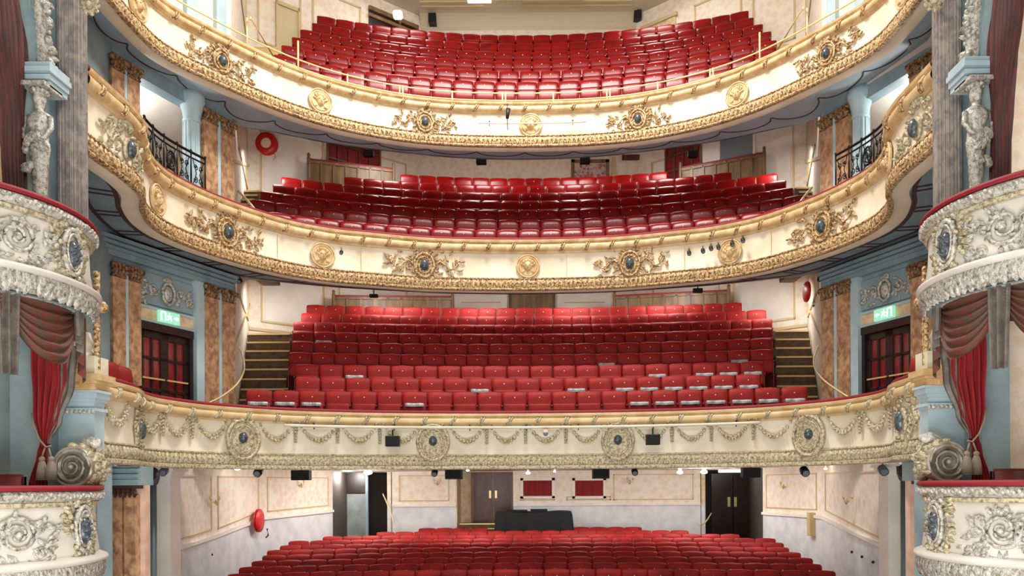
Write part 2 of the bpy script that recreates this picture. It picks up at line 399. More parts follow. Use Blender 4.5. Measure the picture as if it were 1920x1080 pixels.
# ------------------------------------------------------------------ balconies
def balcony(name, label, C, zb, zt, lip, band, top, panelmat, giltmat, cap_red, back_half, zback, soffmat, rise):
    """zb bottom, zt top, lip/band/top heights of the mouldings"""
    R = empty(name, (0, C.pos(C.L/2)[0].y, zb), label, 'balcony')
    z1, z2, z3 = zb+lip, zb+lip+band, zt-top
    bm = NB()
    C.sweep(bm, [(-.25, zt-.02), (-.06, zt-.02), (0, z3), (.0, z3-.03), (-.015, (z2+z3)/2+.1), (0, z2+.06), (.02, z2), (.02, zb+.01), (-.25, zb+.01)])
    obj('parapet', bm, panelmat, R, True)
    bm = NB()
    C.sweep(bm, [(.0, zb), (.07, zb), (.085, zb+.02), (.085, z1-.015), (.06, z1), (.02, z1)])
    C.sweep(bm, [(.015, z2), (.05, z2+.005), (.05, z2+.025), (.01, z2+.03)])
    obj('lip_moulding', bm, giltmat, R)
    bm = NB()                                           # leaf band
    C.sweep(bm, [(.02, z1), (.05, z1+band*.3), (.05, z1+band*.7), (.02, z2)])
    n = int(C.L/.105)
    for i in range(n):
        q = C.L*(i+.5)/n; t = NB()
        leaf(t, 0, band*.95, -PI/2, band*.95, .098, .05)
        boss(t, .052, band*.55, .018, .03, .05, 0, 7)
        C.bend(t, q, .03, z1)
        me = bpy.data.meshes.new('t'); t.to_mesh(me); t.free(); bm.from_mesh(me); bpy.data.meshes.remove(me)
    obj('leaf_moulding', bm, giltmat, R, True)
    bm = NB()                                           # cornice: fillet, round with ribbon ties, cap
    prof = [(0, z3)]+[(.03, z3+.0), (.04, z3+top*.12)]
    for k in range(9):
        a = -PI/2+PI*k/8; prof.append((.05+.055*cos(a)+.01, z3+top*.42+top*.26*sin(a)))
    prof += [(.07, z3+top*.72), (.11, z3+top*.8), (.12, z3+top*.95), (.1, zt), (-.2, zt), (-.2, zt-.04)]
    C.sweep(bm, prof)
    obj('cornice', bm, GILT_RAIL if panelmat != IVORY else mat('warm_ivory_cornice', S(226, 202, 156), .45, .05, col2=S(206, 176, 124), scale=4), R)
    n = int(C.L/.55)
    for i in range(n):
        q = C.L*(i+.5)/n; t = NB()
        for dx in (-.05, .0):
            tube(t, [(dx+.09*k/6, .07+.06*cos(-PI/2+PI*k/6), top*.42+top*.28*sin(-PI/2+PI*k/6)) for k in range(7)], .02, 5)
        C.bend(t, q, 0, z3); obj('ribbon_tie', t, giltmat, R, True)
    if cap_red:
        bm = NB()
        C.sweep(bm, [(.06, zt), (.075, zt+.035), (.05, zt+.06), (-.15, zt+.065), (-.22, zt+.03), (-.22, zt)])
        tag(obj('armrest', bm, REDRAIL, R, True), 'crimson velvet padded armrest')
    CB = Curve(back_half)
    bm = NB(); strip(bm, C, CB, zb+.01, zback)
    rows = []
    for i in range(121):
        b = CB.pos(CB.L*i/120)[0]; rows.append([(b.x, b.y, zback), (b.x, b.y, zback+.0), (b.x, b.y+.12, zback+.06), (b.x, b.y+.12, zback+.35)])
    grid(bm, [r[1:] for r in rows])
    obj('soffit', bm, soffmat, R)
    return R, CB, (z1, z2, z3)
back_mid = [(0, 18.5), (2, 18.35), (4.2, 17.8), (5.4, 17.3), (6.3, 16.85), (6.8, 15.6), (7.2, 14.5), (7.42, 13.9), (7.25, 12.9), (6.95, 12.0), (6.3, 10.9), (5.95, 9.95)]
back_up = [(0, 18.9), (2, 18.7), (4.2, 18.05), (5.5, 17.4), (6.35, 16.9), (6.8, 15.6), (7.2, 14.5), (7.42, 13.9), (7.2, 12.6), (6.95, 11.6), (6.8, 10.7), (6.6, 9.6)]
back_low = [(0, 16.5), (2, 16.4), (4.2, 16.0), (5.5, 15.4), (6.3, 14.6), (6.6, 13.7), (6.7, 13.0), (6.6, 12.3), (6.2, 11.3), (5.8, 10.4), (5.6, 9.95)]
UP, CBU, zu = balcony('upper_circle_balcony', 'topmost cream horseshoe balcony with brass rails above its front', CU, 10.78, 11.8, .06, .19, .25, CREAM, GILT, False, back_up, 10.9, SOFF, 0)
MI, CBM, zm = balcony('grand_circle_balcony', 'middle cream horseshoe balcony with seam lines and a crimson armrest', CM, 7.37, 8.5, .06, .2, .29, CREAM, GILT, True, back_mid, 7.52, BLUE, 0)
LO, CBL, zl = balcony('dress_circle_balcony', 'lowest horseshoe balcony hung with flower garlands and oval medallions', CL, 3.3, 4.4, .08, .19, .24, IVORY, GILT_PALE, True, back_low, 3.36, WHITE, 0)
rng = random.Random(3)
def put(bmf, name, C, q, z, m, parent, y=.02, smooth=True, label=None):
    o = obj(name, C.bend(bmf, q, y, z), m, parent, smooth)
    if label: o['label'] = label
    return o
def put_cartouche(C, px, z, parent, m, y=.015, **k):
    q = C.find(px, z, .05); fr, lf, bo = cartouche(rng, **k)
    f = put(fr, 'cartouche', C, q, z, m, parent, y)
    put(lf, 'leaf_spray', C, q, z, m, f, y); put(bo, 'boss', C, q, z, JEWEL, f, y+.02, label='dark slate boss')
zc = (zu[1]+zu[2])/2
for px in (417, 798, 1195, 1550): put_cartouche(CU, px, zc-.02, UP, GILT, big=1.2, spray=.42, tall=1.05)
for px in (262, 601, 995, 1382, 1692): put(medallion(.26), 'medallion', CU, CU.find(px, zc, .05), zc, GILT_RAIL, UP, .01)
zc = (zm[1]+zm[2])/2
for px in (428, 795, 1180, 1540): put_cartouche(CM, px, zc-.02, MI, GILT, big=1.45, spray=.42, tall=1.08)
for px in (243, 1716): put_cartouche(CM, px, zc-.05, MI, GILT_PALE, big=1.25, spray=.38, tall=1.3, frame=False)
for px in (297, 605, 990, 1367, 1664): put(medallion(.26), 'medallion', CM, CM.find(px, zc, .05), zc, GILT_RAIL, MI, .01)
for px in (520, 677, 848, 1063, 1283, 1447):           # panel seams of the middle front
    q = CM.find(px, zc, 0); bm = NB(); box(bm, -.006, .006, 0, .014, -.28, .26)
    put(bm, 'panel_seam', CM, q, zc, BEAD, MI, -.004, False)
zc = (zl[1]+zl[2])/2
for px in (455, 813, 1158, 1518):
    q = CL.find(px, zc, .05)
    bm = NB(); plate(bm, 0, 0, .3, .35, .05); oring(bm, 0, 0, .3, .35, .035, .05); oring(bm, 0, 0, .215, .26, .014, .08)
    for i in range(10): leaf(bm, .2*cos(i*.63), .24*sin(i*.63), i*.63+1.9, .12, .07, .04, .05)
    for s_ in (-1, 1):
        spiral(bm, s_*.13, -.33, .08, 1.3, PI/2, s_, .02, .05); spiral(bm, s_*.17, .33, .07, 1.2, -PI/2, -s_, .018, .05)
        for i in range(3): leaf(bm, s_*.2, -.35, (0 if s_ > 0 else PI)+(-.5+.5*i), .13, .06, .05)
    for i in range(5): leaf(bm, 0, .33, PI/2-.8+.4*i, .13, .06, .06, .04)
    md = put(bm, 'oval_medallion', CL, q, zc-.03, GILT_PALE, LO, .01)
    bm = NB(); boss(bm, 0, 0, .085, .1, .09, .06); put(bm, 'boss', CL, q, zc+.0, JEWEL, md, .01, label='dark slate boss')
for px in (262, 1690): put_cartouche(CL, px, zc-.02, LO, GILT_PALE, big=1.15, spray=.14, tall=1.6, frame=False)
ztop = zl[2]-.02
for a, b in ((197, 240), (268, 300), (312, 352), (370, 424), (488, 546), (564, 630), (644, 703), (724, 784), (845, 904), (921, 977), (995, 1052), (1070, 1128), (1192, 1250), (1268, 1325), (1343, 1402), (1420, 1482), (1553, 1606), (1620, 1660), (1716, 1750)):
    qa, qb = CL.find(a, ztop, .05), CL.find(b, ztop, .05)
    put(swag(rng, max(.3, qb-qa), .25), 'flower_garland', CL, (qa+qb)/2, ztop-.03, GILT_PALE, LO, .0)
for i, px in enumerate((305, 361, 555, 634, 712, 911, 986, 1060, 1259, 1334, 1412, 1612, 1667)):
    put(pendant(rng, .34, i in (2, 4, 5, 7, 8, 10)), 'flower_drop', CL, CL.find(px, ztop, .05), ztop-.02, GILT_PALE, LO, .02)
# soffit ornament: brown ribs under the middle balcony, painted scallops under the top one
bm = NB()
def on_soffit(bm, Ca, Cb, f, g, za, zb_): 
    a = Ca.pos(Ca.L*f)[0]; b = Cb.pos(Cb.L*f)[0]; p = a.lerp(b, g); return Vector((p.x, p.y, za+(zb_-za)*g-.004))
def rib(bm, pts, wd=.05):
    rows = []
    for i, p in enumerate(pts):
        d = pts[min(len(pts)-1, i+1)]-pts[max(0, i-1)]; n = Vector((-d.y, d.x, 0)); n.normalize(); n *= wd
        z = Vector((0, 0, .008)); rows.append([p-n+z, p-n-z, p+n-z, p+n+z])
    grid(bm, rows, True)
N = 60
for g in (.30, .72):
    rib(bm, [on_soffit(bm, CM, CBM, .03+.94*i/N, g, 7.38, 7.52) for i in range(N+1)], .035)
for i in range(25):
    f = .03+.94*i/24
    for df in (-.0035, .0035): rib(bm, [on_soffit(bm, CM, CBM, f+df, g, 7.38, 7.52) for g in (.30, .5, .72)], .022)
obj('soffit_rib', bm, BROWNRIB, MI)['label'] = 'dark brown coffer ribs'
bm = NB()
for i in range(22):
    f0, f1 = .03+.94*i/22, .03+.94*(i+1)/22
    rib(bm, [on_soffit(bm, CU, CBU, f0+(f1-f0)*k/12, .42+.33*abs(sin(PI*k/12))**.6, 10.79, 10.9) for k in range(13)], .012)
obj('painted_scallop', bm, BROWNRIB, UP)['label'] = 'thin dark scalloped lines on the soffit'
# ------------------------------------------------------------------ shell
for s, nm in ((-1, 'left'), (1, 'right')):
    W = empty('wall_'+nm, (s*6.9, 15, 3.5), None, None); W['kind'] = 'structure'
    up = [(s*7.25, 13.9), (s*6.2, 16.6)]
    # slip wall below the middle balcony, with door opening; above, open loggia
    def seg(bm, p0, p1, z0, z1, t=.25): obox(bm, p0, p1, t, z0, z1, side=-s)
    def lerp(p, q, f): return (p[0]+(q[0]-p[0])*f, p[1]+(q[1]-p[1])*f)
    def fpx(px, z):                                   # fraction along A-B seen at px (left-hand pixel)
        best = min((abs(pxof(-(A_[0]+(B_[0]-A_[0])*k/400), A_[1]+(B_[1]-A_[1])*k/400, z)-px), k/400) for k in range(-120, 401))
        return best[1]
    A, B, C2, D2 = (s*A_[0]+OX*(s > 0), A_[1]), (s*B_[0]+OX*(s > 0), B_[1]), (s*C_[0], C_[1]), (s*D_[0], D_[1])
    f0, f1 = fpx(265, 5), fpx(370, 5)
    bm = NB()
    seg(bm, (s*6.05, 9.95), (s*7.05, 12.2), 0, 10.9); seg(bm, (s*7.05, 12.2), A, 0, 10.9)
    seg(bm, A, lerp(A, B, f0), 3.4, 7.5); seg(bm, lerp(A, B, f1), B, 3.4, 7.5); seg(bm, lerp(A, B, f0), lerp(A, B, f1), 6.05, 7.5)
    g0, g1 = fpx(262, 9), fpx(360, 9)
    seg(bm, A, lerp(A, B, g0), 7.5, 10.9); seg(bm, lerp(A, B, g1), B, 7.5, 10.9)
    seg(bm, lerp(A, B, g0), lerp(A, B, g1), 10.6, 10.9)
    obj('slip_wall', bm, BLUE, W)
    bm = NB(); seg(bm, (s*7.05, 12.2), A, 10.9, 18); seg(bm, A, B, 10.9, 18); obj('gallery_slip_wall', bm, PAPER, W)
    bm = NB(); seg(bm, B, C2, 3.4, 18); seg(bm, C2, D2, 3.4, 18)
    obj('rear_side_wall', bm, PAPER, W)
    # loggia behind the middle slips
    bm = NB(); q0, q1 = lerp(A, B, -.1), lerp(A, B, 1.0)
    box(bm, min(s*9.2, s*9.4), max(s*9.2, s*9.4), 11, 20, 7.5, 11.0); obox(bm, (s*6.6, 17.3), (s*9.3, 18.6), .15, 7.5, 11, side=-s)
    obj('loggia_wall', bm, PAPER_D, W)
    bm = NB(); rows = [[(s*7.1, 12.3, 10.88), (s*9.3, 12.3, 9.9)], [(s*7.3, 13.9, 10.88), (s*9.3, 13.9, 9.9)], [(s*6.4, 16.7, 10.88), (s*9.3, 18.5, 9.9)]]
    grid(bm, rows); obj('loggia_ceiling', bm, WHITE, W)
    bm = NB(); grid(bm, [[(s*5.9, 10, 7.6), (s*9.3, 10, 7.6)], [(s*7.2, 12.3, 7.6), (s*9.3, 12.3, 7.6)], [(s*6.2, 16.6, 7.6), (s*9.3, 18.5, 7.6)]])
    obj('loggia_floor', bm, CARPET, W)
    point('loggia_light', (s*7.6, 15.2, 10.1), 40, (1, .97, .93), .12)
    # mouldings on the rear side walls (dado rails and panel frames)
    bm = NB()
    def frame(bm, p, q, fa, fb, z0, z1, t=.03, wd=.05, dz=0):
        a, b = lerp(p, q, fa), lerp(p, q, fb); L = math.hypot(b[0]-a[0], b[1]-a[1]); wf = wd/L
        obox(bm, a, b, t, z0, z0+wd, z0+dz, z0+wd+dz, side=s); obox(bm, a, b, t, z1-wd, z1, side=s)
        obox(bm, a, lerp(a, b, wf), t, z0, z1, side=s); obox(bm, lerp(a, b, 1-wf), b, t, z0+dz, z1, side=s)
    for z in (5.5, 9.0):
        for fa, fb in ((.06, .4), (.48, .9)): frame(bm, C2, D2, fa, fb, z+2.0, z+3.7+(z > 8)*.3)
        obox(bm, C2, D2, .035, z+1.75, z+1.83, side=s)
        frame(bm, B, C2, .35, .9, z+1.9, z+3.7)
    for fa, fb in ((.05, .28), (.34, .62)): frame(bm, C2, D2, fa, fb, 15.2, 17.3)
    obox(bm, C2, D2, .035, 14.6, 14.7, side=s)
    frame(bm, B, C2, .35, .9, 14.9, 17.4)
    obox(bm, B, C2, .035, 5.95, 6.03, 7.9, 7.98, side=s); obox(bm, B, C2, .035, 9.9, 9.98, 11.7, 11.78, side=s)
    obj('panel_moulding', bm, BEAD, W)
    bm = NB()
    for fa, fb, z0, z1 in ((.08, .38, 7.57, 9.12), (.5, .88, 7.57, 9.12), (.08, .38, 11.07, 12.95), (.5, .88, 11.07, 12.95)):
        obox(bm, lerp(C2, D2, fa), lerp(C2, D2, fb), .012, z0, z1, side=s)
    obj('wall_panel', bm, PANEL, W)
bm = NB(); box(bm, -3.45, 3.45, 24.6, 24.85, 3.4, 18); 
struct('wall_back', bm, PAPER)
bm = NB(); box(bm, -7.8, 7.8, 16, 25, 17.8, 18.0)
box(bm, -7.8, 7.8, 12, 16, 17.9, 18.1)
CE = struct('ceiling', bm, mat('ceiling_paint', S(214, 204, 184), .6, col2=S(200, 188, 166), scale=1))
bm = NB()
for k in range(8):
    a = PI/2*k/7; b = PI/2*min(7, k+1)/7
    grid(bm, [[(-3.4, 24.6-.45*(1-cos(a)), 17.35+.45*sin(a)), (3.4, 24.6-.45*(1-cos(a)), 17.35+.45*sin(a))], [(-3.4, 24.6-.45*(1-cos(b)), 17.35+.45*sin(b)), (3.4, 24.6-.45*(1-cos(b)), 17.35+.45*sin(b))]])
struct('trim_1', bm, mat('cove_paint', S(206, 192, 166), .6), None, True)
bm = NB()
for x0, x1 in ((-3.3, -1.35), (-.2, 3.2)):
    box(bm, x0, x1, 24.0, 24.06, 17.74, 17.8); box(bm, x0, x1, 23.8, 23.84, 17.76, 17.8)
for i in range(46): box(bm, -1.0+i*.06, -.965+i*.06, 23.70, 23.76, 17.72, 17.8)
struct('trim_2', bm, BEAD)
# underside of the rakes
for nm, C, z0, z1, zr in (('floor_upper_circle_underside', CBU, 10.92, 14.9, 24.6), ('floor_grand_circle_underside', CBM, 7.54, 10.7, 24.6)):
    bm = NB(); rows = []
    for i in range(61):
        x = -6.1+12.2*i/60
        best = min(C.P, key=lambda p: abs(p.x-x) + (0 if p.y > 16.5 else 50))
        yw = 24.6 if abs(x) < 3.4 else 24.6-(abs(x)-3.4)*(3.4/4.2)
        rows.append([(x, best.y+.1, z0), (x, yw, z1-(24.6-yw)*.4)])
    grid(bm, rows); struct(nm, bm, WHITE)
# ------------------------------------------------------------------ stalls shell
bm = NB()
v = [(-7.0, 9.0, .0), (7.0, 9.0, .0), (7.0, 14, .32), (-7.0, 14, .32)]
grid(bm, [[(-6.9, y, z), (6.9, y, z)] for y, z in ((8, .1), (14.0, .3), (17.5, .5), (20.5, .68), (22.9, .83))]+[[(-6.9, 24.6, .95), (7.1, 24.6, .95)]])
struct('floor', bm, CARPET)
bm = NB(); box(bm, -7.0, 7.0, 16.3, 24.6, 3.42, 3.55)
rows = []
struct('ceiling', bm, WHITE)
STW = [(6.55, 14.5), (6.8, 17.0), (6.67, 19.5), (5.7, 22.5)]
STR = [(6.82, 14.5), (6.9, 18.2), (6.45, 21.5)]
for s, nm in ((-1, 'left'), (1, 'right')):
    W = empty('wall_stalls_'+nm, (s*6.6, 16, 0), None, None); W['kind'] = 'structure'
    P = [(s*x, y) for x, y in (STW if s < 0 else STR)]; DZ = [1.8, 1.89, 2.18, 2.26] if s < 0 else [1.75, 2.19, 2.16]
    up_, lo_, rail, fr = NB(), NB(), NB(), NB()
    for i in range(len(P)-1):
        obox(lo_, P[i], P[i+1], .2, 0, DZ[i], 0, DZ[i+1], side=-s)
        obox(up_, P[i], P[i+1], .2, DZ[i], 3.45, DZ[i+1], 3.45, side=-s)
        obox(rail, P[i], P[i+1], .05, DZ[i]-.03, DZ[i]+.04, DZ[i+1]-.03, DZ[i+1]+.04, side=s)
        a, b = (P[i][0]*.93+P[i+1][0]*.07, P[i][1]*.93+P[i+1][1]*.07), (P[i][0]*.07+P[i+1][0]*.93, P[i][1]*.07+P[i+1][1]*.93)
        for dz in (0.16,): obox(fr, a, b, .02, DZ[i]+dz, DZ[i]+dz+.03, DZ[i+1]+dz, DZ[i+1]+dz+.03, side=s)
        obox(fr, a, b, .02, 3.2, 3.23, side=s)
        for e, f in ((a, P[i+1]), (b, P[i])):
            L = math.hypot(f[0]-e[0], f[1]-e[1]); e2 = (e[0]+(f[0]-e[0])*.03/L, e[1]+(f[1]-e[1])*.03/L)
            zz = DZ[i] if e is a else DZ[i+1]
            obox(fr, e, e2, .02, zz+.16, 3.23, side=(s if e is a else -s))
    obj('marble_dado', lo_, GREYM, W); obj('papered_wall', up_, PAPER, W); obj('dado_rail', rail, WHITE, W); obj('panel_bead', fr, BEAD, W)
def wall_panel_px(bm, x0, x1, Y, z0, z1, d=.2):
    a, b = at(x0, 900, Y).x, at(x1, 900, Y).x; box(bm, a, b, Y, Y+d, z0, z1)
# stalls back wall, with left recess, centre door recess, right recess
BWL, BWM, BWU, BWR = NB(), NB(), NB(), NB()
YB = 24.0
def bw(x0, x1, Y=YB):
    wall_panel_px(BWL, x0, x1, Y, .5, 2.36); wall_panel_px(BWU, x0, x1, Y, 2.36, 3.45)
    a, b = at(x0, 900, Y).x, at(x1, 900, Y).x; box(BWR, a, b, Y-.05, Y, 2.33, 2.41)
bw(735, 855); bw(962, 1313)
wb = empty('wall_stalls_back', (0, 24, .9), None, None); wb['kind'] = 'structure'
fr = NB()
for x0, x1, zz, z1 in ((748, 842, 2.5, 3.3), (1150, 1300, 2.5, 3.3), (975, 1040, 2.5, 2.62), (1062, 1145, 2.5, 2.62)):
    a, b = at(x0, 900, YB).x, at(x1, 900, YB).x
    box(fr, a, b, YB-.02, YB, zz, zz+.03); box(fr, a, b, YB-.02, YB, z1-.03, z1); box(fr, a, a+.03, YB-.02, YB, zz, z1); box(fr, b-.03, b, YB-.02, YB, zz, z1)
# recess sides and backs
xl0, xl1, xr0, xr1 = at(625, 900, 22.6).x, at(733, 900, YB).x, at(1315, 900, YB).x, at(1425, 900, 22.8).x
box(BWL, xl1-.12, xl1, YB, 26.3, .5, 2.36); box(BWU, xl1-.12, xl1, YB, 26.3, 2.36, 3.45)
box(BWL, xr0, xr0+.12, YB, 26.3, .5, 2.36)
rec = NB(); box(rec, xr0, xr0+.12, YB, 26.3, 2.36, 3.45)
box(rec, at(855, 900, YB).x+.003, at(855, 900, YB).x+.03, YB, 25.2, .5, 3.45); box(rec, at(884, 900, YB).x-.1, at(965, 900, YB).x, 25.12, 25.2, .5, 3.45); box(rec, at(855, 900, YB).x, at(888, 900, 25.1).x, 25.1, 25.3, .5, 3.45)
box(rec, at(960, 900, 25.1).x, at(962, 900, YB).x+.1, 25.1, 25.3, .5, 3.45)
obj('marble_dado', BWL, GREYM, wb); obj('papered_wall', BWU, PAPER, wb); obj('dado_rail', BWR, WHITE, wb); obj('panel_bead', fr, BEAD, wb); obj('recess_lining', rec, PAPER_D, wb)
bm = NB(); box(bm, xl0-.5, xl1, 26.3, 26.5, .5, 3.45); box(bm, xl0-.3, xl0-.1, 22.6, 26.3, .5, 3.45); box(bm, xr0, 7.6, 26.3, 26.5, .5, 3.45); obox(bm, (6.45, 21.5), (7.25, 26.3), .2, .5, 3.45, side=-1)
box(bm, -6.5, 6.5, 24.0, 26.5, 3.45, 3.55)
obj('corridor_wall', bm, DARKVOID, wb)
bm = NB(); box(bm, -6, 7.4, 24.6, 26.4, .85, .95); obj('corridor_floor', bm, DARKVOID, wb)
# white end pilasters and iron columns under the dress circle
for s, nm in ((-1, 'left'), (1, 'right')):
    R = empty('pilaster', (s*6.4, 14.3, .3), f'smooth white square pilaster ending the stalls side wall on the {nm}', 'pilaster', 'white pilasters under the dress circle')
    bm = NB(); x0, x1 = (-6.62, -6.36) if s < 0 else (6.64, 6.86); box(bm, x0, x1, 14.1, 14.5, .3, 3.15); obj('shaft', bm, WHITE, R)
    bm = NB()
    for k, e in enumerate((.03, .06, .1)): box(bm, x0-e, x1+e, 14.1-e, 14.5+e, 3.15+.06*k, 3.21+.06*k)
    obj('capital', bm, WHITE, R)
    cxx = -6.13 if s < 0 else 6.43; ox = .33 if s > 0 else 0
    R = empty('iron_column', (cxx, 13.0, .3), f'slim blue-grey iron column below the lowest balcony on the {nm}', 'column', 'iron columns under the dress circle')
    bm = NB(); lathe(bm, (cxx, 13.0, .25), [(.12, 0), (.12, .1), (.075, .2), (.065, 2.8)], 20); obj('shaft', bm, IRONBLUE, R, True)
    bm = NB(); lathe(bm, (cxx, 13.0, 3.02), [(.065, 0), (.09, .03), (.12, .12), (.13, .25)], 20); obj('capital', bm, IRONBLUE, R, True)
    # marble pair beside the pier
    R = empty('pilaster', (s*5.7+ox, 11.3, .2), f'pair of slim brown marble pilasters below the lowest balcony, next to the {nm} stage box', 'pilaster')
    bm = NB()
    for xa, xb in ((s*5.88+ox, s*5.72+ox), (s*5.69+ox, s*5.53+ox)): x0, x1 = sorted((xa, xb)); box(bm, x0, x1, 11.3, 11.45, .2, 2.88)
    obj('shaft', bm, MARBLE, R)
    bm = NB(); x0, x1 = sorted((s*5.9+ox, s*5.5+ox))
    for k in range(6): leaf(bm, x0+.03+.07*k, 0, PI/2, .13, .07, .05)
    for v in bm.verts: v.co = Vector((v.co.x, 11.28-v.co.y, 2.84+v.co.z))
    box(bm, x0-.02, x1+.02, 11.26, 11.47, 2.97, 3.02); obj('capital', bm, BROWNRIB, R)
    bm = NB(); x0, x1 = sorted((s*6.0+ox, s*5.46+ox)); box(bm, x0, x1, 11.45, 11.6, .2, 3.02); obj('backing', bm, PINKM, R)
    bm = NB(); box(bm, x0, x1, 11.25, 11.7, 3.02, 3.3); 
    for k in range(3): box(bm, x0-.02-.015*k, x1+.02+.015*k, 11.22-.015*k, 11.25, 3.06+.08*k, 3.1+.08*k)
    obj('entablature', bm, BLUE, R)
# ------------------------------------------------------------------ slip-wall pilaster pairs, doors, reliefs
def pil_pair(s, p0, p1, z0, z1, label, cap, split=.445):
    n = Vector((p1[0]-p0[0], p1[1]-p0[1])); L = n.length; d = n/L; out = Vector((-d.y, d.x))*-s
    if out.x*s > 0: out = -out
    R = empty('pilaster', (p0[0], p0[1], z0), label, 'pilaster')
    def q(f, o): return (p0[0]+d.x*L*f+out.x*o, p0[1]+d.y*L*f+out.y*o)
    def blk(bm, fa, fb, o0, o1, za, zb_):
        pts = [q(fa, o0), q(fb, o0), q(fb, o1), q(fa, o1)]
        v = [bm.verts.new((a, b, za)) for a, b in pts]+[bm.verts.new((a, b, zb_)) for a, b in pts]
        for f in ((0, 3, 2, 1), (4, 5, 6, 7), (0, 1, 5, 4), (1, 2, 6, 5), (2, 3, 7, 6), (3, 0, 4, 7)): bm.faces.new([v[i] for i in f])
    for fa, fb in ((.0, split), (1-split, 1)):
        bm = NB(); blk(bm, fa, fb, 0.01, .14, z0, z1-.24); obj('shaft', bm, MARBLE, R)
        bm = NB(); blk(bm, fa-.01, fb+.01, .01, .17, z1-.1, z1)
        blk(bm, fa-.01, fb+.01, .01, .16, z1-.26, z1-.22)
        nl = 4
        for k in range(nl):
            t = NB(); leaf(t, 0, -.16, PI/2, .18, .1, .06)
            ff = fa+(fb-fa)*(k+.5)/nl
            for v in t.verts:
                a, b = q(ff, .14+v.co.y); v.co = Vector((a+d.x*v.co.x, b+d.y*v.co.x, z1-.1+v.co.z+.02))
            me = bpy.data.meshes.new('t'); t.to_mesh(me); t.free(); bm.from_mesh(me); bpy.data.meshes.remove(me)
        ball(bm, (*q(fa, .17), z1-.07), .06, 8, 5); ball(bm, (*q(fb, .17), z1-.07), .06, 8, 5)
        obj('capital', bm, cap, R)
    bm = NB(); blk(bm, split+.005, 1-split-.005, .0, .135, z0, z1); obj('backing_strip', bm, BLUELITE, R)
    bm = NB(); blk(bm, -.03, 1.03, .01, .2, z0-.1, z0+.12); obj('plinth', bm, BLUE, R)
    return R
for s, nm in ((-1, 'left'), (1, 'right')):
    def P(f): return (s*(A_[0]+(B_[0]-A_[0])*f)+OX*(s > 0), A_[1]+(B_[1]-A_[1])*f)
    def ff(px, z): return min((abs(pxof(-(A_[0]+(B_[0]-A_[0])*k/400)+.1, A_[1]+(B_[1]-A_[1])*k/400, z)-px), k/400) for k in range(-120, 401))[1]
    fa0, fa1, fb0, fb1 = ff(213, 5), ff(265, 5), ff(385, 5), ff(441, 5)
    pil_pair(s, P(fa0), P(fa1), 4.25, 6.98, f'brown marble twin pilaster between stage box and exit door, {nm} side', CAPITAL)
    pil_pair(s, P(fb0), P(fb1), 4.25, 7.1, f'brown marble twin pilaster between exit door and stairs, {nm} side', CAPITAL)
    pil_pair(s, P(fa0), P(fa1), 7.7, 10.66, f'marble twin pilaster above the curved armrest, nearer the stage, {nm} side', CAPITAL)
    pil_pair(s, P(fb0), P(fb1), 7.7, 10.66, f'marble twin pilaster beside the black iron railing, {nm} side', CAPITAL)
    # door
    f0, f1 = ff(267, 5), ff(369, 5)
    p0, p1 = P(f0), P(f1); d = Vector((p1[0]-p0[0], p1[1]-p0[1])); L = d.length; d /= L
    out = Vector((-d.y, d.x));  out = -out if out.x*s > 0 else out
    D = bpy.data.objects.new(f'door_{1 if s < 0 else 2}', None); COL.objects.link(D); D.location = (p0[0], p0[1], 4.03); D['kind'] = 'structure'
    def blk(bm, xa, xb, o0, o1, za, zb_):
        pts = [(p0[0]+d.x*a+out.x*o, p0[1]+d.y*a+out.y*o) for a, o in ((xa, o0), (xb, o0), (xb, o1), (xa, o1))]
        v = [bm.verts.new((a, b, za)) for a, b in pts]+[bm.verts.new((a, b, zb_)) for a, b in pts]
        for f in ((0, 3, 2, 1), (4, 5, 6, 7), (0, 1, 5, 4), (1, 2, 6, 5), (2, 3, 7, 6), (3, 0, 4, 7)): bm.faces.new([v[i] for i in f])
    bm = NB(); blk(bm, 0, .08, -.1, .04, 4.0, 6.05); blk(bm, L-.08, L, -.1, .04, 4.0, 6.05); blk(bm, 0, L, -.1, .06, 5.93, 6.08); obj('door_frame', bm, DARKWOOD, D)
    for k in range(2):
        xa, xb = .08+k*(L-.16)/2, .08+(k+1)*(L-.16)/2
        bm = NB(); blk(bm, xa, xa+.09, -.08, -.02, 4.02, 5.93); blk(bm, xb-.09, xb, -.08, -.02, 4.02, 5.93)
        for za, zb_ in ((4.02, 4.2), (4.8, 4.86), (5.4, 5.45), (5.8, 5.93)): blk(bm, xa, xb, -.08, -.02, za, zb_)
        blk(bm, (xa+xb)/2-.02, (xa+xb)/2+.02, -.08, -.02, 4.2, 5.8)
        lf = obj('door_leaf', bm, DARKWOOD, D)
        bm = NB(); blk(bm, xa+.05, xb-.05, -.07, -.055, 4.1, 5.85); obj('pane', bm, REDGLASS, lf)  # reflected red seats painted into the pane colour
        bm = NB(); blk(bm, xa+.03, xb-.03, -.01, .02, 5.02, 5.05); obj('push_bar', bm, BRASS, lf)
    # panel above the door and exit sign
    bm = NB(); blk(bm, -.02, L+.02, .0, .03, 6.1, 6.33); tp = struct('trim_3' if s < 0 else 'trim_4', bm, PAPER_D)
    bm = NB(); blk(bm, -.05, L+.05, .0, .06, 6.08, 6.12); blk(bm, -.05, L+.05, .0, .06, 6.33, 6.38); struct('trim_5' if s < 0 else 'trim_6', bm, BLUELITE)
    ex = empty('exit_sign', (p0[0]+d.x*L*.5+out.x*.1, p0[1]+d.y*L*.5+out.y*.1, 6.12), f'glowing green exit sign above the glazed double door, {nm} side', 'exit sign')
    m0 = L*.5
    hw = .24
    bm = NB(); blk(bm, m0-hw, m0+hw, .06, .12, 6.12, 6.34); obj('housing', bm, EXITG, ex)
    bm = NB()                                          # running figure, arrow and door pictogram
    sg = 1 if s < 0 else -1
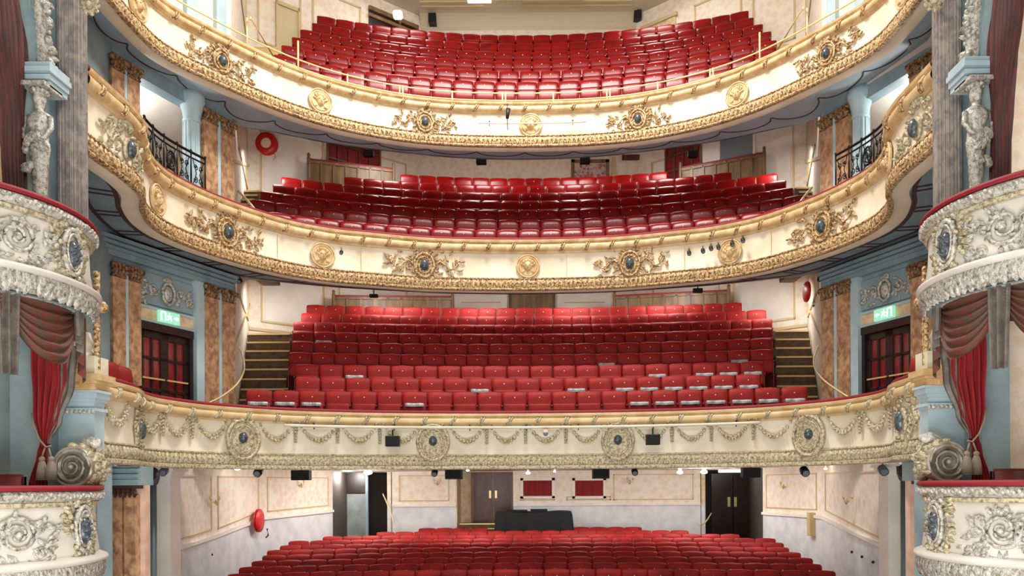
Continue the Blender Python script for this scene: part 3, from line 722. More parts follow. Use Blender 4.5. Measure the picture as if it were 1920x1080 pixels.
    def bar(xa, za, xb, zb_, t=.014):
        dx, dz = xb-xa, zb_-za; l = math.hypot(dx, dz); nx, nz = -dz/l*t, dx/l*t
        pts = [(xa+nx, za+nz), (xb+nx, zb_+nz), (xb-nx, zb_-nz), (xa-nx, za-nz)]
        for o in (.124,):
            bm.faces.new([bm.verts.new((p0[0]+d.x*(m0+x)+out.x*o, p0[1]+d.y*(m0+x)+out.y*o, 6.23+z)) for x, z in pts])
    for a in ((-.02, .04, .0, -.01), (.0, -.01, .04, -.03), (.04, -.03, .03, -.07), (.0, -.01, -.04, -.05), (-.04, -.05, -.07, -.05), (-.02, .03, .04, .02), (-.02, .03, -.06, .0), (-.02, .065, -.005, .065), (.1, .0, .2, .0), (.2, 0, .16, .03), (.2, 0, .16, -.03), (-.1, -.08, -.1, .08), (-.1, .08, -.2, .08), (-.2, .08, -.2, -.08)): bar(*a)
    obj('pictogram', bm, EXITW, ex)
    # relief overdoor
    R = empty('overdoor_relief', (p0[0], p0[1], 6.4), f'carved scrollwork relief panel above the exit door, {nm} side', 'relief panel')
    bm = NB(); blk(bm, .0, L, .0, .04, 6.42, 7.0); obj('ground', bm, BLUE, R)
    CV = Curve(pts=[p0, ((p0[0]+p1[0])/2, (p0[1]+p1[1])/2), p1], nrm=1); 
    if CV.pos(.3)[2].x*s > 0: CV.sg = -1
    bm = NB(); oring(bm, 0, 0, .14, .2, .03, .03); boss(bm, 0, 0, .1, .15, .06, .02)
    for i in range(5): leaf(bm, 0, .18, PI/2-.7+.35*i, .14, .06, .05)
    for sg in (-1, 1):
        spiral(bm, sg*.32, .03, .12, 1.5, 0, sg, .022); spiral(bm, sg*.55, -.08, .1, 1.4, PI, -sg, .02)
        for i in range(16): leaf(bm, sg*rng.uniform(.2, .68), rng.uniform(-.22, .2), rng.uniform(0, 6.3), .11, .05, .04)
    put(bm, 'scrollwork', CV, CV.L/2, 6.68, SILVER, R, .05)
    # entablature under the middle balcony
    bm = NB()
    blk(bm, -1.2, L+1.05, .0, .1, 7.1, 7.38)
    for k in range(3): blk(bm, -1.2, L+1.05, .0, .14+.04*k, 7.2+.08*k, 7.26+.08*k)
    struct('trim_7' if s < 0 else 'trim_8', bm, BLUE)
    bm = NB(); f = Vector(P(ff(377, 5))); 
    pp0, pp1 = P(ff(370, 5)), P(ff(385, 5)); obox(bm, pp0, pp1, .12, 4.0, 7.1, side=s); struct('trim_9' if s < 0 else 'trim_10', bm, BLUELITE)
    # white-blue loggia column
    c0 = P(ff(366, 9))
    R = empty('fluted_column', (c0[0], c0[1]+.1, 7.6), f'pale blue fluted column behind the iron railing, {nm} side', 'column')
    bm = NB(); fl = 12; prof = []
    for k in range(fl*4):
        a = 2*PI*k/(fl*4); r = .15-.018*(1 if k % 4 in (1, 2) else 0); prof.append((c0[0]+r*cos(a), c0[1]+.1+r*sin(a)))
    grid(bm, [[(x, y, z) for x, y in prof] for z in (7.6, 10.3)], True); obj('shaft', bm, BLUELITE, R)
    bm = NB(); lathe(bm, (c0[0], c0[1]+.1, 10.28), [(.15, 0), (.18, .04), (.16, .08), (.18, .2), (.22, .32), (.25, .42), (.25, .6)], 20); obj('capital', bm, BLUELITE, R, True)
    # gallery pale pilasters, seen between the top balcony and the frame edge
    for px in (352, 408):
        g = P(ff(px, 14)); g2 = P(ff(px+18, 14)); bm = NB(); obox(bm, g, g2, .1, 11.8, 17.8, side=s)
        tag(obj('pilaster', bm, BLUELITE), f'pale blue-white pilaster on the gallery slip wall, {nm} side, ' + ('nearer the stage' if px == 352 else 'nearer the seats'), 'pilaster')
# ------------------------------------------------------------------ proscenium sides: piers, stage columns, arches, boxes
def joinin(bm, t):
    me = bpy.data.meshes.new('t'); t.to_mesh(me); t.free(); bm.from_mesh(me); bpy.data.meshes.remove(me)
def mirror(bm, s):
    if s > 0:
        for v in bm.verts: v.co.x = -v.co.x
    return bm
for s, nm in ((-1, 'left'), (1, 'right')):
    def mk(name, bm, m, parent=None, smooth=False): return obj(name, mirror(bm, s), m, parent, smooth)
    # box partition walls and the arched wall (drawn for the left side, mirrored for the right)
    W = bpy.data.objects.new('wall_proscenium_'+nm, None); COL.objects.link(W); W.location = (s*5.9, 9.7, 0); W['kind'] = 'structure'
    bm = NB(); box(bm, -8.6, -5.95, 9.95, 10.1, 6.0, 14); mk('box_partition', bm, PAPER_D if s < 0 else PAPER, W)
    bm = NB(); box(bm, -8.6, -5.95, 9.95, 10.1, 0, 6.0); mk('box_partition_lower', bm, BLUE if s < 0 else PAPER, W)
    bm = NB(); box(bm, -8.4, -8.2, 4, 9.95, 0, 14); mk('box_side_wall', bm, PAPER_D, W)
    bm = NB(); box(bm, -8.4, -6.0, 7.2, 9.95, 5.05, 5.12); box(bm, -8.4, -6.0, 7.2, 9.95, 1.9, 1.97); mk('box_floor', bm, CARPET, W)
    bm = NB(); rows = []                                # wall with a round-headed opening, springing at z 8.05
    pts = [(9.45, 6.0), (9.45, 7.0), (9.45, 8.05)]+[(7.6+1.85*cos(a), 8.05+2.6*sin(a)) for a in [PI/2*k/14 for k in range(1, 15)]]
    outer = [(9.97, 6.0), (9.97, 7.0), (9.97, 8.05)]+[(9.97, 8.05+4.5*(k/14)**.8) for k in range(1, 8)]+[(9.97-2.37*(k-7)/7, 14) for k in range(8, 15)]
    grid(bm, [[(-5.75, a[0], a[1]), (-5.75, b[0], b[1])] for a, b in zip(pts, outer)])
    grid(bm, [[(-5.75, a[0], a[1]), (-6.1, a[0], a[1])] for a in pts])
    box(bm, -6.1, -5.76, 9.5, 9.97, 0, 6.0)
    mk('arch_wall', bm, BLUE, W)
    bm = NB()                                           # carved band round the arch
    band = [(9.58, 8.12)]+[(7.6+1.98*cos(PI/2*k/26), 8.12+2.72*sin(PI/2*k/26)) for k in range(27)]
    tube(bm, [(-5.72, y, z) for y, z in band], .10, 4)
    for k in range(1, 27):
        for j in range(2):
            y, z = band[k]; ball(bm, (-5.63+rng.uniform(-.02, .02), y+rng.uniform(-.05, .05), z+rng.uniform(-.05, .05)), rng.uniform(.03, .05), 6, 4)
            t = NB(); leaf(t, 0, 0, rng.uniform(0, 6.3), .13, .07, .05)
            for v in t.verts: v.co = Vector((-5.64+v.co.y, y+v.co.x, z+v.co.z))
            joinin(bm, t)
    mk('carved_arch_band', bm, SILVER, W, True)
    bm = NB()
    for k, e in enumerate((.0, .04, .09, .05)): box(bm, -5.8, -5.5+e*.6, 9.36-e, 9.7, 7.82+.07*k, 7.88+.07*k)
    mk('arch_impost', bm, BLUELITE, W)
    # stage column
    cx, cy = -5.6, 9.97
    R = empty('stage_column', (s*5.58, cy, 4.3), f'tall fluted grey marbled column beside the stage boxes, {nm} side', 'column', None)
    bm = NB(); fl = 22; prof = []
    for k in range(fl*4):
        a = 2*PI*k/(fl*4); r = .17-.016*(1 if k % 4 in (1, 2) else 0); prof.append((cx+r*cos(a), cy+r*sin(a)))
    grid(bm, [[(x, y, z) for x, y in prof] for z in (4.95, 9, 14)], True); mk('shaft', bm, MARBLE_G, R)
    bm = NB(); lathe(bm, (cx, cy, 4.62), [(.26, 0), (.26, .08), (.22, .12), (.25, .2), (.2, .3), (.19, .36)], 24); mk('base', bm, IVORY, R, True)
    bm = NB(); box(bm, cx-.05, cx+.33, cy-.12, cy+.2, 4.42, 4.66); mk('pedestal', bm, IVORY, R)
    bm = NB(); tube(bm, [(-5.3, 9.98, 4.5), (-5.3, 9.98, 5.75)], .035, 6)
    for k in range(16): ball(bm, (-5.3, 9.95, 4.52+.08*k), .045, 6, 4)
    ball(bm, (-5.24, 9.97, 5.3), .08, 8, 5); mk('gilt_strip', bm, GILT, R, True)
    # pier below the column, with cornices and blue panel
    R = empty('pier', (s*5.5, 10.2, 0), f'pale blue pier carrying the stage column between box and balcony end, {nm} side', 'pier')
    bm = NB(); box(bm, -5.92, -5.33, 10.0, 10.35, 0, 3.4); mk('shaft', bm, BLUE, R)
    bm = NB(); box(bm, -5.95, -5.3, 9.9, 10.12, 3.4, 4.2); mk('panel', bm, BLUELITE, R)
    bm = NB()
    for z0, z1, e in ((3.93, 3.96, .02), (3.96, 4.0, .05), (4.08, 4.12, .03), (4.12, 4.19, .07), (4.19, 4.22, .1)): box(bm, -5.95, -5.3+e, 9.9-e, 10.12, z0, z1)
    mk('cornice', bm, BLUELITE, R)
    bm = NB()
    for z in (3.94, 4.14):
        for k in range(12): ball(bm, (-5.9+.055*k, 9.86, z+.015), .03, 6, 4)
    mk('bead_row', bm, SILVER, R, True)
    bm = NB()
    for k, (z0, z1, e) in enumerate(((4.22, 4.3, .04), (4.3, 4.34, .09), (4.34, 4.42, .12))): box(bm, -5.95, -5.28+e, 9.85-e, 10.14, z0, z1)
    for k in range(3): tube(bm, [(-5.8, 9.78, 4.28+.08*k), (-5.4, 9.78, 4.28+.08*k)], [.04, .045], 8)
    mk('ochre_capping', bm, GILT_RAIL, R)
    # volute console
    R = empty('volute_console', (s*5.3, 9.5, 3.2), f'large carved spiral scroll bracket under the lowest balcony end, {nm} side', 'bracket')
    vx, vz = -5.3, 3.24
    bm = NB()
    lathe(bm, (vx, 9.42, vz), [(.01, .04), (.2, .05), (.215, .0), (.235, -.02), (.255, .01), (.255, .3), (.1, .42)], 28, 'Y'); mk('spiral_drum', bm, SMOOTHSIL, R, True)
    bm = NB()
    for k in range(46):
        a = rng.uniform(-1.3, 1.6); y = rng.uniform(9.48, 9.72)
        t = NB(); leaf(t, 0, 0, rng.uniform(0, 6.3), .12, .07, .05)
        for v in t.verts:
            aa = a+v.co.x/.26; v.co = Vector((vx+(.25+v.co.y)*cos(aa), y+v.co.z, vz+(.25+v.co.y)*sin(aa)))
        joinin(bm, t)
    mk('acanthus', bm, GILT_PALE, R, True)
    bm = NB(); spiral(bm, 0, 0, .225, 2.4, 0, 1, .022)
    for v in bm.verts: v.co = Vector((vx+v.co.x, 9.42-v.co.y, vz+v.co.z))
    mk('spiral_relief', bm, SMOOTHSIL, R, True)
    bm = NB(); lathe(bm, (vx+.14, 9.6, vz+.3), [(.0, -.13), (.06, -.1), (.08, 0), (.05, .1), (0, .13)], 12, 'X'); mk('bud', bm, SILVER, R, True)
    # caryatid
    R = empty('caryatid', (s*5.64, 9.42, 6.1), f'silver-gilt figure bracket carved as a draped bust under the arch, {nm} side', 'sculpture')
    bm = NB(); prof = [(6.12, .1, .1), (6.2, .12, .12), (6.3, .09, .09), (6.45, .075, .07), (6.7, .08, .075), (6.95, .095, .085), (7.08, .12, .1), (7.15, .105, .085), (7.25, .1, .08), (7.33, .125, .115), (7.40, .135, .11), (7.46, .15, .08), (7.5, .1, .06), (7.53, .045, .045), (7.57, .045, .05), (7.6, .06, .065), (7.66, .072, .082), (7.72, .07, .08), (7.77, .045, .05), (7.79, .01, .01)]
    n = 20; rows = []
    for z, rx, ry in prof:
        row = []
        for k in range(n):
            a = 2*PI*k/n; fold = 1+(.09*sin(a*7+z*9) if z < 7.2 else 0)
            bust = .03 if 7.3 < z < 7.42 and (-2.2 < a-2*PI*(a > PI) < -.9) and abs(a-PI*1.5) > .15 else 0
            face = (.012 if abs(a-PI*1.5) < .2 and 7.6 < z < 7.67 else 0)
            row.append((-5.64+rx*cos(a)*fold, 9.38+(ry*fold+bust+face)*sin(a), z))
        rows.append(row)
    vs = grid(bm, rows, True); bm.faces.new(vs[0]); bm.faces.new(vs[-1]); mk('figure', bm, SILVER, R, True)
    bm = NB()
    for k in range(10): ball(bm, (-5.64+.075*cos(k*.63), 9.39+.08*sin(k*.63), 7.76), .035, 6, 4)
    mk('hair', bm, SILVER, R, True)
    bm = NB()
    for k in range(26):
        t = NB(); leaf(t, 0, 0, rng.uniform(-2.4, -.8), .16, .07, .06); a = rng.uniform(PI*1.1, PI*1.9); z = rng.choice((6.3, 6.4, 6.9, 7.12, 7.2, 7.22))+rng.uniform(-.05, .05)
        for v in t.verts: v.co = Vector((-5.64+.1*cos(a)+v.co.x, 9.38+.1*sin(a)-v.co.y, z+v.co.z))
        joinin(bm, t)
    for sg in (-1, 1): tube(bm, [(-5.64+sg*.14, 9.36, 7.44), (-5.64+sg*.17, 9.33, 7.3), (-5.64+sg*.13, 9.28, 7.17), (-5.64+sg*.04, 9.27, 7.14)], [.035, .032, .028, .02], 7)
    mk('acanthus', bm, SILVER, R, True)
    bm = NB(); box(bm, -5.8, -5.5, 9.25, 9.6, 7.79, 7.84); mk('abacus', bm, SILVER, R)
    # stage boxes
    for lvl, Rr, zr, zle, a1, px_c, px_s in (('upper', 1.45, 6.09, 5.27, 40, 137, 34), ('lower', 1.5, 3.0, 2.16, 44, 157, 36)):
        B = empty('stage_box', (s*6.35, 8.75, zle), f'{lvl} bow-fronted stage box with crimson rail and silver scrollwork, {nm} side', 'theatre box')
        pts = [(-6.35+Rr*cos(math.radians(a)), 8.75+Rr*sin(math.radians(a))) for a in range(-120, a1+1, 4)]
        if s > 0: pts = [(-x, y) for x, y in pts]
        C = Curve(pts=pts, nrm=-s, step=.05)
        bm = NB(); C.sweep(bm, [(-.12, zle-.2), (.0, zle), (.03, zle+.1), (.0, zle+.3), (-.01, zr-.3), (.0, zr-.16), (-.12, zr-.1), (-.12, zle-.2)], n=60); obj('parapet', bm, BOXCREAM, B, True)
        bm = NB(); C.sweep(bm, [(0, zr-.22), (.03, zr-.21), (.03, zr-.17), (0, zr-.16)], n=60); obj('ochre_fillet', bm, GILT_PALE, B)
        bm = NB(); C.sweep(bm, [(0, zr-.17), (.06, zr-.15), (.08, zr-.1), (.06, zr-.05), (0, zr-.045)], n=60)
        for k in range(int(C.L/.05)):
            t = NB(); ball(t, (0, 0, rng.uniform(-.015, .015)), .026, 6, 4); C.bend(t, k*.05, .075, zr-.1); joinin(bm, t)
        obj('carved_band', bm, SILVER, B, True)
        bm = NB(); C.sweep(bm, [(.07, zr-.045), (.09, zr-.02), (.07, zr+.015), (-.12, zr+.02), (-.16, zr-.02), (-.12, zr-.05)], n=60); obj('armrest', bm, REDRAIL, B, True)['label'] = 'crimson velvet padded armrest'
        bm = NB(); C.sweep(bm, [(0, zle-.03), (.1, zle-.03), (.13, zle), (.12, zle+.03), (.05, zle+.06), (0, zle+.07)], n=60); obj('ledge', bm, BOXCREAM, B, True)
        bm = NB(); C.sweep(bm, [(.08, zle-.03), (.06, zle-.1), (.0, zle-.2), (-.08, zle-.25), (-.3, zle-.27)], n=60); 
        for k in range(int(C.L/.085)):
            for dx, hh in ((0, .22), (.04, .16)):
                t = NB(); leaf(t, 0, 0, -PI/2+rng.uniform(-.25, .25), hh, .085, .05)
                for v in t.verts: v.co.y -= .28*abs(v.co.z)*.9
                C.bend(t, k*.085+dx, .07, zle-.04); joinin(bm, t)
        obj('acanthus_frieze', bm, SILVER, B, True)
        pc = px_c if s < 0 else 1922-px_c-12
        zc = (zr+zle)/2-.05
        qc = C.find(pc, zc, .05)
        bm = NB(); oring(bm, 0, 0, .15, .25, .028, .03); oring(bm, 0, 0, .11, .2, .014, .05); plate(bm, 0, 0, .15, .24, .03)
        for sg in (-1, 1): spiral(bm, sg*.1, -.27, .07, 1.2, PI/2, sg, .018, .02); spiral(bm, sg*.12, .27, .07, 1.2, -PI/2, -sg, .018, .02)
        ca = put(bm, 'cartouche', C, qc, zc, SILVER, B, .01)
        bm = NB(); boss(bm, 0, -.02, .085, .15, .08, .03)
        for k in range(8): boss(bm, .05*cos(k*.8), -.02+.1*sin(k*.8), .03, .03, .1, .02, 7)
        put(bm, 'boss', C, qc, zc, JEWEL, ca, .01, label='dark slate carved boss')
        bm = NB()
        for k in range(74):
            a = rng.uniform(0, 2*PI); rr = rng.uniform(1.0, 1.5)
            leaf(bm, .17*rr*cos(a), .27*rr*sin(a)*.85, a+rng.uniform(-.8, .8), rng.uniform(.07, .13), rng.uniform(.04, .06), rng.uniform(.03, .07))
        for k in range(14): ball(bm, (rng.uniform(-.26, .26), .05, rng.uniform(-.33, .33)), .03, 6, 4)
        put(bm, 'foliage', C, qc, zc, GILT_PALE, ca, .0)
        ps = px_s if s < 0 else 1922-px_s-10
        qs = C.find(ps, zc, .05)
        for k, (dq, r0) in enumerate(((0, .2), (-.52, .18), (-1.04, .16))):
            bm = NB(); q = qs+dq*1.0
            spiral(bm, 0, -.03, r0, 1.9, PI*.9, -1*s*-1, .026)
            for j in range(24):
                a = rng.uniform(0, 2*PI); leaf(bm, r0*1.05*cos(a)+(.12 if j % 3 == 0 else 0), -.05+r0*1.05*sin(a)*.9-(.08 if j % 2 else 0), a+rng.uniform(-1, 1), .1, .045, .04)
            for j in range(16): leaf(bm, rng.uniform(.15, .42), rng.uniform(-.3, .12), rng.uniform(0, 6.3), .1, .045, .04)
            spiral(bm, .22, -.24, .08, 1.3, 0, 1, .016)
            put(bm, 'scroll_relief', C, q, zc, SILVER, B, .02)
        bm = NB(); grid(bm, [[(s*6.35, 8.75, zle-.26)]*1+[]]*0 or [[(C.pos(C.L*i/30)[0].x, C.pos(C.L*i/30)[0].y, zle-.24), (s*6.5, 8.75, zle-.24)] for i in range(31)]); obj('underside', bm, BLUE, B)
    # box chairs, curtains
    for k in range(2):
        R = empty('box_chair', (s*(5.75+.5*k), 8.9-.25*k, 2.0), f'dark red padded chair in the lower stage box, {nm} side, ' + ('nearer the tassel' if k == 0 else 'nearer the frame edge'), 'chair')
        x0, y0 = -(5.75+.5*k), 8.9-.25*k
        bm = NB(); box(bm, x0-.22, x0+.22, y0-.03, y0+.06, 2.5, 3.15+.03*k); bmesh.ops.bevel(bm, geom=bm.edges[:], offset=.03, segments=2, affect='EDGES'); mk('backrest', bm, BOXRED, R, True)
        bm = NB(); box(bm, x0-.22, x0+.22, y0-.45, y0, 2.38, 2.46); mk('seat', bm, BOXRED, R)
        for dx in (-.2, .2):
            for dy in (-.42, .02):
                bm = NB(); box(bm, x0+dx-.02, x0+dx+.02, y0+dy-.02, y0+dy+.02, 1.97, 2.38 if dy < 0 else 3.12); mk('leg', bm, DARKWOOD, R)
    def drape(rows, nf, amp, ncol=60, skew=.6):
        """rows: (z, (x0, y0), (x1, y1)); folds run across"""
        bm = NB(); out = []
        for r, (z, a, b) in enumerate(rows):
            row = []; L = math.hypot(b[0]-a[0], b[1]-a[1])+1e-6; nx, ny = (b[1]-a[1])/L, -(b[0]-a[0])/L
            for c in range(ncol+1):
                t = c/ncol; o = amp*min(1, L/.5+.3)*sin(t*nf*2*PI+.7*sin(r*skew)+.5*sin(t*9))+amp*.3*sin(t*nf*5.1+r*.2)
                row.append((a[0]+(b[0]-a[0])*t+nx*o, a[1]+(b[1]-a[1])*t+ny*o, z))
            out.append(row)
        grid(bm, out); return bm
    def L3(keys, n=26):
        out = []
        for i in range(n+1):
            t = i/n*(len(keys)-1); k = min(len(keys)-2, int(t)); f = t-k; f = f*f*(3-2*f)
            A, B = keys[k], keys[k+1]
            out.append((A[0]+(B[0]-A[0])*(t-k), tuple(A[1][j]+(B[1][j]-A[1][j])*f for j in (0, 1)), tuple(A[2][j]+(B[2][j]-A[2][j])*f for j in (0, 1))))
        return out
    def A3(px, py, Y): p = at(px, py, Y); return (p.x, p.y)
    def zz(py, Y): return at(90, py, Y).z
    # lower: red drawn curtain tied back
    Y = 9.3
    keys = [(zz(640, Y), A3(60, 640, Y), A3(136, 640, Y)), (zz(700, Y), A3(60, 640, Y), A3(132, 640, Y)), (zz(770, Y), A3(62, 640, Y), A3(118, 640, Y)), (zz(828, Y), A3(74, 640, Y), A3(94, 640, Y)), (zz(850, Y), A3(68, 640, Y), A3(88, 640, Y)), (zz(915, Y), A3(52, 640, Y), A3(88, 640, Y))]
    R = empty('curtain', (s*5.6, Y, 2.0), f'red drawn curtain tied back beside the spiral bracket, {nm} side, under brown swags', 'curtain')
    mk('cloth', drape(L3(keys), 6, .03), REDCLOTH, R, True)
    bm = NB(); k2 = [(zz(650, Y), A3(116, 640, Y), A3(150, 640, Y-.05)), (zz(720, Y), A3(114, 640, Y), A3(140, 640, Y-.05)), (zz(790, Y), A3(100, 640, Y), A3(116, 640, Y-.05)), (zz(832, Y), A3(88, 640, Y), A3(94, 640, Y-.05))]
    bm.free(); mk('lining', drape(L3(k2, 16), 2, .02, 20), GREYCLOTH, R, True)
    bm = NB(); tp = at(80, 835, Y-.08)
    tube(bm, [at(60, 775, Y-.02), at(64, 800, Y-.05), at(74, 824, Y-.09), at(86, 838, Y-.09), at(96, 836, Y-.05)], .012, 7); mk('tie_rope', bm, ROPE, R, True)
    bm = NB()
    for dx in (-.06, .05):
        c = at(88, 840, Y-.1)+Vector((dx, 0, 0))
        tube(bm, [c+Vector((-dx*.6, 0, .0)), c+Vector((0, 0, -.1))], .01, 6); ball(bm, c+Vector((0, 0, -.13)), .035, 10, 7); lathe(bm, (c.x, c.y, c.z-.38), [(.062, 0), (.055, .12), (.04, .2), (.02, .24)], 14)
    mk('tassel', bm, ROPE, R, True)
    # brown swag pelmet under the upper box
    R = empty('swag_pelmet', (s*5.4, 8.9, 4.3), f'brown and taupe swagged pelmet hanging under the upper stage box, {nm} side', 'pelmet')
    arc = lambda a, r=1.3: (-6.35+r*cos(math.radians(a)), 8.75+r*sin(math.radians(a)))
    def swg(a0, a1, ztop, drop, nfd, r=1.32):
        bm = NB(); rows = []
        for i in range(30):
            v = i/29; row = []
            for j in range(25):
                u = j/24; a = a0+(a1-a0)*u; o = .035*sin(v*nfd*2*PI)+.06*sin(PI*u)*(.3+v)
                x, y = arc(a, r+o); row.append((x, y, ztop-.05*v-drop*v*(1-(2*u-1)**2)**.8-(.1*v*abs(2*u-1))))
            rows.append(row)
        grid(bm, rows); return bm
    mk('swag', swg(-28, 14, 5.04, .62, 6), OLDCLOTH, R, True)
    mk('swag', swg(-75, -30, 5.04, .62, 6), OLDCLOTH, R, True)
    def jabot(a, wd, L, m, dr=.0):
        bm = NB(); rows = []
        for i in range(16):
            v = i/15; row = []
            for j in range(21):
                u = j/20; x, y = arc(a+wd*(u-.5)*(1-.25*v), 1.36+dr+.04*sin(u*5*PI)); row.append((x, y, 5.03-v*L*(.55+.45*u if a > 0 else .9)))
            rows.append(row)
        grid(bm, rows); mk('tail', bm, m, R, True)
    jabot(22, 16, .78, OLDCLOTH); jabot(-29, 10, .95, GREYCLOTH, .02); jabot(13, 7, .5, GREYCLOTH, .03); jabot(-78, 12, 1.0, GREYCLOTH)
    # upper: dark curtain inside the arch
    R = empty('curtain', (s*5.7, 9.0, 6.1), f'dark brown-red curtain hanging in the arch of the upper stage box, {nm} side', 'curtain')
    mk('cloth', drape(L3([(10.6, (-5.35, 7.4), (-5.85, 8.6)), (9.2, (-5.5, 8.0), (-5.83, 9.25)), (8.2, (-5.55, 8.3), (-5.82, 9.4)), (7.2, (-5.72, 8.8), (-5.82, 9.38)), (6.15, (-5.85, 9.05), (-5.84, 9.4))]), 7, .035), mat('dark_brocade', S(92, 34, 30), .6, col2=S(56, 34, 32), scale=6, stretch=(3, 3, .3)), R, True)
point('box_lamp', (7.3, 9.0, 7.3), 30); point('box_lamp', (-7.3, 9.0, 7.3), 3); point('box_lamp', (7.3, 9.0, 4.2), 10); point('box_lamp', (-7.3, 9.0, 4.2), 4)
# ------------------------------------------------------------------ terraces and seats
def cushion(w_, pts, crown=0, nx=7, rnd=.03):
    """loft a closed (y,z) outline along x with rounded ends; crown lifts the upper middle"""
    bm = NB(); cy_ = sum(p[0] for p in pts)/len(pts); cz = sum(p[1] for p in pts)/len(pts)
    zt_ = max(p[1] for p in pts); zb_ = min(p[1] for p in pts); rows = []
    xs = [-w_/2, -w_/2+rnd*.4]+[-w_/2+rnd+(w_-2*rnd)*k/(nx-1) for k in range(nx)]+[w_/2-rnd*.4, w_/2]
    for i, x in enumerate(xs):
        e = rnd if i in (0, len(xs)-1) else (rnd*.3 if i in (1, len(xs)-2) else 0)
        c = crown*(1-(2*x/w_)**2)
        rows.append([(x, y+(e if y < cy_ else -e)*.6, z+((e if z < cz else -e))+c*(z-zb_)/(zt_-zb_)) for y, z in pts])
    vs = grid(bm, rows, True); bm.faces.new(vs[0]); bm.faces.new(vs[-1]); return bm
def back_outline(): return [(-.035, .40), (-.05, .46), (-.045, .62), (-.035, .76), (-.02, .82), (.0, .862), (.025, .89), (.055, .905), (.08, .895), (.09, .86), (.06, .6), (.03, .40)]
def seat_outline(): return [(-.14, .34), (-.155, .40), (-.15, .52), (-.14, .61), (-.125, .645), (-.09, .655), (-.06, .645), (-.055, .6), (-.06, .40), (-.08, .34)]
def seat_proto(velvet, slip=False):  # slip adds the painted sheen strip
    r = empty('theatre_seat', (0, 0, 0), 'seat', 'theatre seat')
    m = VELVET if velvet else VINYL
    obj('backrest', cushion(.508, back_outline(), .02), m, r, True)
    obj('seat', cushion(.485, seat_outline(), .0), m, r, True)
    for sg in (-1, 1):
        bm = NB(); box(bm, sg*.2515-.008, sg*.2515+.008, -.24, .06, .58, .62); box(bm, sg*.2515-.007, sg*.2515+.007, -.12, .04, .0, .58)
        obj('armrest', bm, SEATWOOD if velvet else VINYL, r)
    bm = NB(); lathe(bm, (0, -.027, .79), [(.0, -.012), (.013, -.008), (.015, .01)], 8, 'Y'); obj('number_plate', bm, PLATE, r, True)
    if slip:  # painted sheen strip on the tipped seat
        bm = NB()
        grid(bm, [[(-.19+.38*i/8, -.165-.02*sin(i*1.3)-d, z) for i in range(9)] for z, d in ((.665, -.08), (.662, .0), (.63, .02), (.59, .02), (.585, 0))]); obj('sheen_strip', bm, SHEEN, r)['label'] = 'painted pale sheen across the tipped seat'  # sheen on the tipped seat laid on as a pale strip
    return r
def copy_seat(p, loc, rz):
    c = p.copy(); COL.objects.link(c); c.location = loc; c.rotation_euler = (0, 0, rz)
    for ch in p.children:
        d = ch.copy(); COL.objects.link(d); d.parent = c
    return c
ORD = ['front', 'second', 'third', 'fourth', 'fifth', 'sixth', 'seventh', 'eighth', 'ninth', 'tenth', 'eleventh']
NUM = ['first', 'second', 'third', 'fourth', 'fifth', 'sixth', 'seventh', 'eighth', 'ninth', 'tenth', 'eleventh', 'twelfth', 'thirteenth', 'fourteenth', 'fifteenth', 'sixteenth']
ROWS = []
for i in range(9):
    zt = 4.95+3.05*i/8
    ROWS.append(('dress circle', i, 16.5+.7*i, zt, 26+.8*i, [460, 553, 553, 541, 545, 548, 550, 564, 574][i], [1515, 1427, 1433, 1450, 1449, 1449, 1448, 1437, 1392][i], True))
for i in range(7):
    ROWS.append(('grand circle', i, 18.4+.75*i, 9.01+.5*i, 12.2+1.2*i, [503, 471, 487, 511, 526, 645, 750][i], [1478, 1512, 1488, 1475, 1459, 1372, 1252][i], False))
for i in range(6):
    ROWS.append(('upper circle', i, 19+.8*i, 12.83+.69*i, 13+.85*i, [513, 527, 547, 563, 585, 594][i], [1458, 1457, 1446, 1430, 1413, 1404][i], False))
st_l = [785, 705, 605, 540, 524, 500, 490, 470, 447, 425, 405]; st_r = [1203, 1292, 1387, 1455, 1470, 1480, 1503, 1525, 1542, 1568, 1590]
for i in range(11):
    ROWS.append(('stalls', 10-i, 22.9-.8*i, 1.72-.05*i, 30, st_l[i], st_r[i], True))
SEATS = []
for tier, i, Yc, zt, R, pl, pr, vel in ROWS:
    cy = Yc-R
    def pa(a): return pxof(R*sin(a), cy+R*cos(a), zt)
    am = 8.0/R
    al = min((-am+am*k/800 for k in range(801)), key=lambda a: abs(pa(a)-pl)); ar = min((am*k/800 for k in range(801)), key=lambda a: abs(pa(a)-pr))
    Lr = (ar-al)*R; n = int(round(Lr/.52)); 
    spots = []
    for k in range(n):
        a = al+(ar-al)*(k+.5)/n
        x, y = R*sin(a), cy+R*cos(a)
        if tier == 'stalls' and i == 10 and 905 < pa(a) < 1072: continue
        spots.append((x, y, zt-.905, -a, pa(a)))
    vis = {'dress circle': [30, 23, 26, 22, 19, 18, 16, 15, 12], 'grand circle': [19, 19, 16, 15, 14, 14, 14], 'upper circle': [16, 18, 17, 17, 16, 16], 'stalls': [11]*11}[tier][i]
    SEATS.append([tier, i, spots, vel, vis*520/Yc, R, cy, al, ar])
slips = {('dress circle', 0): [490, 560, 600, 768, 1212, 1257, 1302, 1346, 1392, 1440, 1485], ('dress circle', 1): [885, 1062, 1180, 1226, 1268, 1311, 1357, 1402], ('dress circle', 2): [665, 1232, 1322, 1366, 1410], ('dress circle', 3): [1132, 1385], ('dress circle', 5): [607], ('dress circle', 6): [583, 1400]}  # seats that carry the painted sheen strip
order = sorted(range(len(SEATS)), key=lambda k: -SEATS[k][4]); chosen = {}; left_n = 297
for k in order:
    take = min(left_n, len(SEATS[k][2])); chosen[k] = take; left_n -= take
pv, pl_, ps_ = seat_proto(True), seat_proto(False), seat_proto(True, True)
used = set(); rest = {True: [], False: []}
